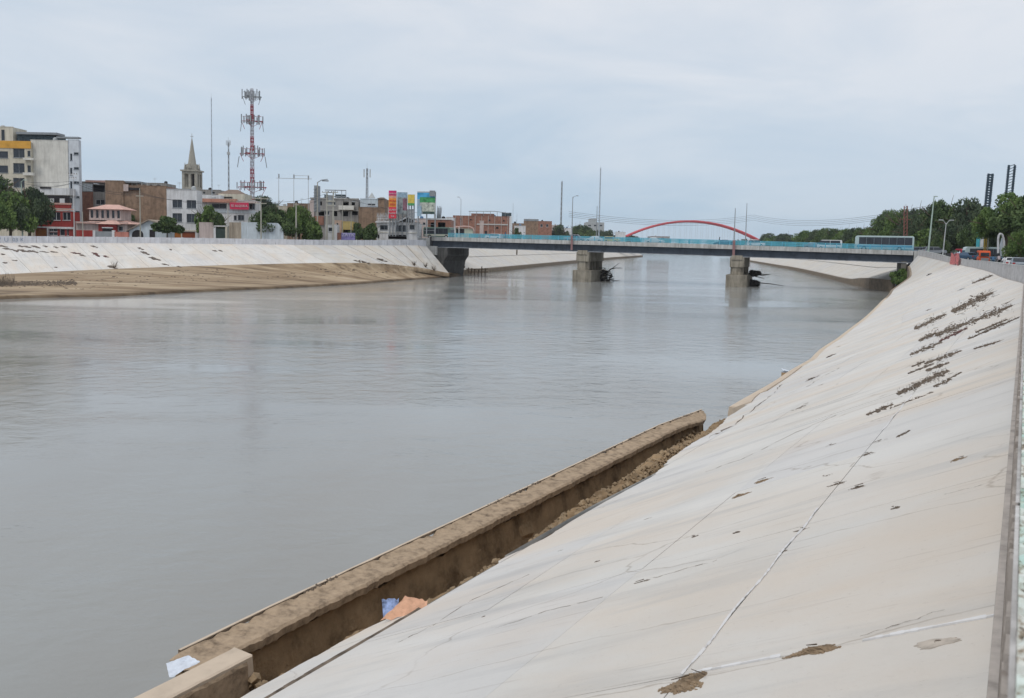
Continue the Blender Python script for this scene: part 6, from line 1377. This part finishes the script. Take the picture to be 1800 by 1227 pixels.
CL_ = [ (1432,1145,.085,.26,.030,'large brown dirt clump just above the white cross joint near the bottom right',SOIL,260,2),
 (1205,1203,.24,.22,.035,'biggest crumbly dirt heap at the bottom edge where two white joints meet',SOIL,380,5),
 (1302,871,.14,.22,.030,'long brown lump of dried mud left of the middle of the near slope',SOIL,120,1),
 (1340,846,.16,.20,.030,'grey brown lump just right of the long dried mud lump',SOIL,110,2),
 (1472,851,.10,.20,.02,'flat litter clump left of its pair on the long joint',LITTER,60,3),
 (1508,857,.09,.14,.022,'flat litter clump right of its pair on the long joint',LITTER,60,2),
 (1575,893,.06,.07,.018,'small grey crumb of dirt alone below the pair on the long joint',LITTER,40,2),
 (1295,936,.05,.07,.016,'tiny grey crumb of dirt in the middle of the near slope',LITTER,36,1),
 (1221,943,.04,.08,.010,'tiny dark streak of dirt left of the grey crumb',LITTER,24,2),
 (1684,808,.10,.14,.018,'brown lens shaped dirt clump near the parapet wall halfway up',SOIL,70,3),
 (1408,932,.05,.11,.008,'thin dirt smear across the long joint',LITTER,30,2),
 (1378,969,.03,.06,.008,'little dark speck of dirt on the long joint below the smear',LITTER,20,1),
 (1522,800,.16,.20,.02,'litter knot with thin sticks on the upper part of the long joint',LITTER,70,5),
 (1548,775,.05,.22,.006,'bent thin twig lying above the litter knot',BARK,10,3),
 (1462,782,.05,.16,.008,'short dark stick like clump left of the litter knot',LITTER,24,2),
 (1455,836,.05,.10,.010,'tiny dark dash of litter above the left litter clump',LITTER,20,2),
 (1690,509,1.2,.7,.10,'small grey bundle on the slope above the bushy pile',GREYP,60,2),
 (1632,545,.8,.4,.06,'small dark tuft with a white scrap left of the litter wedge',LITTER,40,3),
 (1633,483,.9,.9,.28,'squat dark concrete stump near the top of the far fan of the slope',mat('stump_dark',(.12,.11,.10)),30,0),
 (1460,626,1.6,.55,.09,'dark log like lump at the water side of the slope',LITTER,80,5),
 (1427,666,1.1,.40,.07,'dark pointed lump of litter near the water side',LITTER,60,4),
 (1475,609,1.0,.4,.03,'faint yellowish litter speck near the water side',SOIL,30,2),
 (1445,676,.4,.15,.02,'thin grey twig mark beside the pointed lump',LITTER,20,3),
 (1408,716,.9,.30,.025,'scatter of small dark bits on the lower slope',LITTER,60,6),
 (1138,912,.05,.12,.010,'small dark leaf like scrap near the broken edge',LITTER,24,1),
 (1050,987,.05,.09,.012,'small dark scrap on the long lower crack',LITTER,24,1),
 (985,968,.04,.09,.008,'tiny dark dash close to the broken edge',LITTER,14,1),
 (1130,1022,.02,.16,.006,'thin crack filled with dark dirt left of centre',LITTER,26,2),
 (850,1084,.03,.04,.010,'tiny dark scrap on the bottom left part of the slope',LITTER,14,1),
 (1650,1128,.035,.05,.012,'small dark crumb beside the beige stain near the wall',LITTER,24,1)]
for px, py, lw, lu, hg, lab, mt_, n, st in CL_: clump(px, py, lw, lu, hg, lab, mt_, n, sticks=st)
RL = mat('reddish_litter', (.13,.06,.055), var=.6, scale=5)
def streak(x0, y0, x1, y1, w, lab, mt=LITTER, n=240, tw=10, hg=1.0):
    P, nrm = hit((x0+x1)/2, (y0+y1)/2); m = MB(); L_ = math.hypot(x1-x0, y1-y0); ox, oy = -(y1-y0)/L_, (x1-x0)/L_; ph = rng.random()*9
    for _ in range(int(n*1.35)):
        f = rng.random(); k = (math.sin(math.pi*min(1, f*1.05+.02))**.6)*(.55+.45*math.sin(f*17+ph)*math.sin(f*7+ph)); o_ = rng.normal()*.38*w*max(.12, k)
        q, nn = hit(x0+(x1-x0)*f+ox*o_, y0+(y1-y0)*f+oy*o_); d = q.y/1500; lump(m, np.array(q)+[0,0,.004], d*(.4+1.5*rng.random()**2)*hg, (1.6,1.6,.8))
    o = thing('litter_streak', tuple(P), lab, 'litter streak', 'long litter streaks on the upper near slope'); tag(link(m, 'loose_bits', mt, o), kind='stuff'); m = MB()
    for _ in range(tw):
        f = rng.random(); f2 = f+.05+.12*rng.random(); a = rng.normal()*w*.3
        q, nn = hit(x0+(x1-x0)*f+ox*a, y0+(y1-y0)*f+oy*a); r2, nn = hit(x0+(x1-x0)*f2+ox*(a+rng.normal()*w*.15), y0+(y1-y0)*f2+oy*(a+rng.normal()*w*.15)); d = q.y/1500*.35
        m.tube(np.array(q)+[0,0,d], np.array(r2)+[0,0,d*(1+rng.random()*4)], d, d*.6, 4)
    for _ in range(n//5):
        f = rng.random(); a = rng.normal()*w*.25; q, nn = hit(x0+(x1-x0)*f+ox*a, y0+(y1-y0)*f+oy*a); d = q.y/1500; m.tube(q, np.array(q)+rng.normal(size=3)*d*[1.5,1.5,.5]+[0,0,d*(1.5+4*rng.random())], d*.28, d*.12, 3)
    tag(link(m, 'twigs', BARK, o), kind='stuff')
for a in [(1523,730,1570,711,7,'narrow brown litter streak lowest of the streaks',LITTER,160,6),(1577,693,1625,672,12,'lower half of the broad brown litter band',LITTER,300,12),(1622,672,1668,652,14,'upper half of the broad brown litter band',LITTER,300,14),
 (1642,680,1672,667,7,'short litter streak just below the broad brown band',LITTER,110,5),(1665,668,1690,655,2,'hair thin streak right of the broad brown band',BARK,50,5),(1603,645,1625,636,5,'small dark streak left of the twiggy one',LITTER,80,5),(1625,640,1690,617,7,'dark litter streak with twigs in the middle of the slope',LITTER,240,14),
 (1597,657,1640,640,3,'thin dark streak left below the twiggy one',LITTER,100,6),(1628,652,1668,638,6,'blunt brown streak between the band and the twiggy streak',LITTER,150,6),(1600,624,1655,602,8,'pointed brown streak under the thick black one',LITTER,210,10),(1712,614,1758,600,3,'straight thin streak nearest the wall in the lower group',BARK,110,10),
 (1616,599,1645,586,9,'lowest tip of the thick black litter streak',LITTER,200,10),(1645,590,1700,568,15,'middle of the thick black litter streak',LITTER,420,24),(1698,570,1780,537,14,'upper end of the thick black litter streak',LITTER,420,26),
 (1652,600,1700,577,5,'reddish strands just under the thick black streak',RL,180,16),(1702,596,1792,558,4,'long brown strand reaching the wall',LITTER,260,18),(1715,585,1770,562,3,'thin strand between the black streak and the long strand',LITTER,130,12),
 (1608,579,1662,553,10,'dark wedge of litter left of the bushy pile',LITTER,300,14),(1674,548,1745,515,17,'bushy brown litter pile near the top of the slope',LITTER,460,40,1.3),(1710,498,1745,484,4,'small dark litter line highest on the slope',LITTER,90,6),(1560,720,1640,690,3,'faint grey scratch of litter below the band',LITTER,70,4),
 (1575,770,1600,757,3,'short thin dash of litter below the streaks',LITTER,40,3)]: streak(*a[:7], n=a[7], tw=a[8], hg=a[9] if len(a) > 9 else 1.0)
# beige stain patch beside the wall
m = MB(); P, nrm = hit(1648, 1131); s_, u_ = proj(P.x, P.y)
pts = [PR(s_+.045*math.cos(a)*(1+.25*math.sin(3*a)+.1*math.sin(9*a)), u_+.10*math.sin(a)*(1+.25*math.sin(2*a+1)+.09*math.sin(11*a)), .0045) for a in np.linspace(0, 2*math.pi, 40)[:-1]]
m.prism([p-[0,0,.003] for p in pts], (0,0,.003)); tag(link(m, 'mud_stain', mat('stain', (.46,.405,.35), var=.25, scale=14)), 'thin beige film of dried mud on the slab near the wall', 'mud stain')
# dark cracks between slabs running down the slope
def crack(pix, wd, lab):
    pts = [np.array(hit(x, y)[0])+[0,0,.004] for x, y in pix]; q = []
    for a, b_ in zip(pts[:-1], pts[1:]):
        for f in np.linspace(0, 1, 8)[:-1]: q.append(a*(1-f)+b_*f+rng.normal(size=3)*[wd*.6,wd*.6,0])
    q.append(pts[-1]); m = MB()
    for a, b_ in zip(q[:-1], q[1:]):
        w1 = wd*.6*(.1+rng.random()); d = b_-a; nn = np.cross(d, (0,-.4,1)); nn /= max(1e-6, np.linalg.norm(nn)); m.add([a-nn*w1/2, a+nn*w1/2, b_+nn*w1/2, b_-nn*w1/2], [(3,2,1,0)])
    tag(link(m, 'slab_crack', LITTER), lab, 'crack', 'dirt filled cracks in the near slope')
crack([(700,1130),(760,1100),(830,1055),(930,1010)], .010, 'long thin crack from the lower broken edge up the slope')
crack([(870,1105),(960,1075),(1060,1050)], .008, 'thin crack above the bottom left of the slope')
crack([(1120,1025),(1170,1010),(1260,985)], .010, 'thin crack left of the white diagonal joint')
crack([(1248,770),(1290,748),(1335,712),(1362,690),(1375,676)], .07, 'dark wavy crack along the toe past the broken wall')
crack([(1515,1120),(1590,1095),(1660,1073)], .006, 'fine crack alongside the white cross joint near the wall')
crack([(1240,830),(1310,805),(1400,760),(1470,730)], .012, 'faint crack running up from the broken edge to the streaks')
crack([(1660,870),(1720,855),(1765,842)], .005, 'fine crack reaching the parapet wall')
crack([(1420,680),(1450,660),(1480,645)], .03, 'short crack near the water side lump')
# plastic scraps, cloth, foam
WP = mat('white_plastic', (.62,.68,.78), rough=.5, var=.15, scale=6)
def sheet(pts3, lab, mt_, name, cat, rough=.02):
    rows = []; a, b_, c_, d_ = [np.array(p, float) for p in pts3]
    for i in range(9):
        f = i/8; p, q = a*(1-f)+d_*f, b_*(1-f)+c_*f; rows.append([p*(1-g/8)+q*(g/8)+np.array([0,0,rough*(mn.noise(Vector((i*.8, g*.8, len(lab))))*2)]) for g in range(9)])
    return tag(link(MB().grid(rows), name, mt_, smooth=True), lab, cat)
ue = 6.6
yf_ = fr(7.1, 8.95, 0)[1]-.25
sheet([atY(292,1166,yf_), atY(330,1152,yf_+.1), atY(352,1163,yf_+.05), atY(298,1192,yf_-.1)], 'white foam sheet stuffed at the end of the broken wall', WP, 'foam_sheet', 'foam sheet', .012)
P1 = [np.array(hit(x, y)[0])+[0,0,z] for x, y, z in ((675,1088,.06),(735,1068,.10),(760,1066,.03),(690,1102,.02))]
yb_ = PR(8.30, 6.62)[1]
sheet([atY(668,1091,yb_-.02), atY(712,1049,yb_+.10), atY(752,1056,yb_+.06), atY(748,1077,yb_-.04)], 'crumpled orange sack on the slab edge near the white plastic', mat('orange_sack', (.62,.36,.24), var=.2, scale=12), 'cloth_sack', 'sack', .02)
BG = [atY(671,1053,yb_+.16), atY(701,1052,yb_+.18), atY(700,1070,yb_+.12), atY(674,1088,yb_+.08)]
sheet(BG, 'blue and white plastic bag caught in the mud beside the orange sack', mat('blue_plastic', (.25,.33,.55), var=.8, scale=9), 'plastic_bag', 'plastic bag', .02)
P = hit(1380, 664)[0]; o = thing('cardboard_box', tuple(P), 'small brown cardboard box with white scrap on the slope edge by the water', 'box'); link(MB().box(P.x-.19,P.y-.18,P.z,P.x+.19,P.y+.18,P.z+.34), 'carton', mat('cardboard', (.45,.30,.17)), o); sheet([(P.x-.22,P.y-.2,P.z+.5),(P.x+.2,P.y-.2,P.z+.42),(P.x+.22,P.y+.2,P.z+.44),(P.x-.2,P.y+.2,P.z+.56)], 'white paper scrap resting above the brown carton', WP, 'paper_scrap', 'paper', .03)
link(MB().box(P.x-.2,P.y-.1,P.z+.342,P.x+.2,P.y+.15,P.z+.42), 'crushed_lid', WP, o)
# litter on the left slope
def lclump(px, py, wpx, hpx, lab, mt_=LITTER, n=110):
    hpx *= .8; ph = rng.random()*6; P, nrm = hit(px, py); Yd = P.y; k = Yd/1500; m = MB()
    for _ in range(n):
        r_ = math.sqrt(rng.random()); a = rng.random()*6.283; kx = r_*math.cos(a)*(1+.4*math.sin(2*a+ph)); q, _n = hit(px+kx*wpx*.55, py+r_*math.sin(a)*hpx*.35*(1+.5*math.sin(3*a+ph))+.45*kx*hpx)
        lump(m, q, .05+.13*rng.random()**2, (1.5,1.5,.6))
    o = thing('litter_patch', tuple(P), lab, 'litter patch', 'dark litter patches on the left slope'); tag(link(m, 'loose_bits', mt_, o), kind='stuff')
LLIT = mat('left_litter', (.17,.14,.12), rough=1, var=.5, scale=2, col2=(.07,.055,.045))
LP = [(4,433,16,4,'dark litter strip at the left frame edge just under the wall'),(15,438,14,3,'thin dark litter strip below the left frame strip'),(28,441,10,4,'dark litter wedge pointing down right'),(37,433,10,3,'small litter patch under the painted letters'),(42,441,14,5,'big dark litter blotch below the painted letters'),(48,434,8,3,'litter patch right of the painted letters'),(62,434,14,4,'curled dark litter patch under the first wall joints'),(58,442,12,4,'rounded litter patch below the curled one'),(80,433,8,3,'short sloping litter streak'),(78,443,12,2,'pair of low dark dashes of litter'),(95,443,9,2,'single low dark dash of litter'),(99,435,6,3,'small dot of litter with bits around it'),(112,434,9,3,'rightmost litter smudge of the left group'),(5,447,6,2,'faint litter mark at the lower left'),
 (166,434,9,4,'brown litter patch at the first diagonal joint'),(168,447,12,7,'reddish brown litter patch halfway down the first diagonal joint'),(133,445,12,3,'grey litter dash left of the reddish patch'),(145,449,8,3,'small grey dash right of the other dash'),(186,451,6,3,'small brown bit below the reddish patch'),(197,470,12,5,'brown tuft at the foot of the first diagonal joint'),
 (247,437,8,4,'top litter bit on the second diagonal joint'),(255,445,10,5,'dark litter streak on the second diagonal joint'),(272,455,14,6,'larger dark patch low on the second diagonal joint'),(291,465,10,3,'dark bits at the foot of the second diagonal joint'),(315,469,6,2,'tiny dark bit at the slope foot'),(300,439,3,3,'single dark dot on the slope right of the second joint'),(378,441,6,2,'small dark mark high on the slope right of centre'),(388,441,4,2,'smaller dark mark beside the high one'),(98,470,3,1.5,'tiny speck above the sand at left'),(9,462,6,2,'faint grey mark near the slope foot at left'),(27,458,8,2,'faint dash above the sand at the left')]
for px, py, w_, h_, lab in LP: lclump(px, py, w_, h_, lab, LLIT if 'redd' not in lab else RL, int(20+w_*h_*1.6))
lclump(636, 460, 22, 6, 'brown litter slick on the slope near the fluted wall', BARK, 120); lclump(668, 456, 14, 5, 'dark sloping gash left of the fluted wall', LITTER, 70); lclump(676, 459, 12, 2, 'dark flat end of the sloping gash', LITTER, 50)
# reeds and flood litter on the sand
m = MB()
for _ in range(1400):
    px = -10+145*rng.random()**1.3; py = 500+2*rng.normal()-px*.02; q, _n = hit(px, py); lump(m, q, .04+.14*rng.random()**2)
    if px < 25 and rng.random() < .25: m.tube(q, np.array(q)+[rng.normal()*.3, 0, .5+1.2*rng.random()], .03, .01, 4)
tag(link(m, 'flood_litter', LITTER), 'dark line of flood litter on the sand flat at left', kind='stuff')
m = MB()
for _ in range(1500):
    px = 100+640*rng.random(); base = np.interp(px, [100,330,600,740], [474,470,470,478]); py = base+(np.interp(px, [100,740], [44,12]))*(.1+.75*rng.random()); 
    if mn.noise(Vector((px*.03, py*.35, 2))) < .12: continue
    q, _n = hit(px, py); lump(m, q, .04+.12*rng.random()**2, (2,1,.6))
tag(link(m, 'flood_litter', LITTER), 'scattered dark flood litter over the sand flat', kind='stuff')
for k, (px, py) in enumerate(((201,471),(748,470),(763,476),(728,467))):
    P, _n = hit(px, py); o = thing('shrub', tuple(P), ('dry brown shrub at the slope foot','dry twiggy shrub near the abutment, leftmost','dry twiggy shrub at the abutment foot','low twiggy shrub on the sand before the fluted wall')[k], 'shrub', 'dry shrubs on the sand'); m = MB()
    for _ in range(26): a = rng.random()*6.28; m.tube(tuple(P), (P.x+math.cos(a)*.6, P.y+math.sin(a)*.6, P.z+.4+.9*rng.random()), .035, .012, 4)
    tag(link(m, 'twigs', BARK, o), kind='stuff')
# painted letters on the left wall
LET = mat('faded_blue_lettering', (.25,.30,.38)); k = int(np.argmin(abs(LW[:, 0]-atY(25, 421, 166)[0]))); d = LW[k+1]-LW[k]; rz = math.atan2(d[1], d[0]); nx = np.array([math.sin(rz), -math.cos(rz), 0])
for txt, px, sz in (('U', 11, 1.15), ('03', 27, 1.0), ('K', 39, 1.0), ('/', 0, 1.1)):
    t2 = text_mesh(txt, sz, LET, ext=.01); kk_ = None
    for q in np.linspace(0, len(LW)-1.01, 2000):
        i = int(q); P = LW[i]*(1-q+i)+LW[i+1]*(q-i); v = R.T@(P-CAM); x = 900+F*v[0]/-v[2]
        if x > px: break
    P = P+nx*.10+[0,0,.62]; t2.location = P.tolist(); t2.rotation_euler = (math.pi/2, 0, rz); t2.parent = wl; t2.location = (P-np.array(wl['_loc'])).tolist(); t2.name = 'painted_letter'
# ================================================================ haze
hz = bpy.data.materials.new('haze_air'); hz.use_nodes = True; t = hz.node_tree; t.nodes.clear()
o_ = N(t, 'ShaderNodeOutputMaterial'); pv = N(t, 'ShaderNodeVolumePrincipled'); pv.inputs['Density'].default_value = .00010; pv.inputs['Color'].default_value = (.86,.92,1,1); pv.inputs['Anisotropy'].default_value = .1
L(t, pv.outputs[0], o_.inputs['Volume'])
tag(link(MB().box(-2700,-900,-6,3300,3300,72), 'haze', hz), 'thin pale air haze over the whole river', kind='stuff')
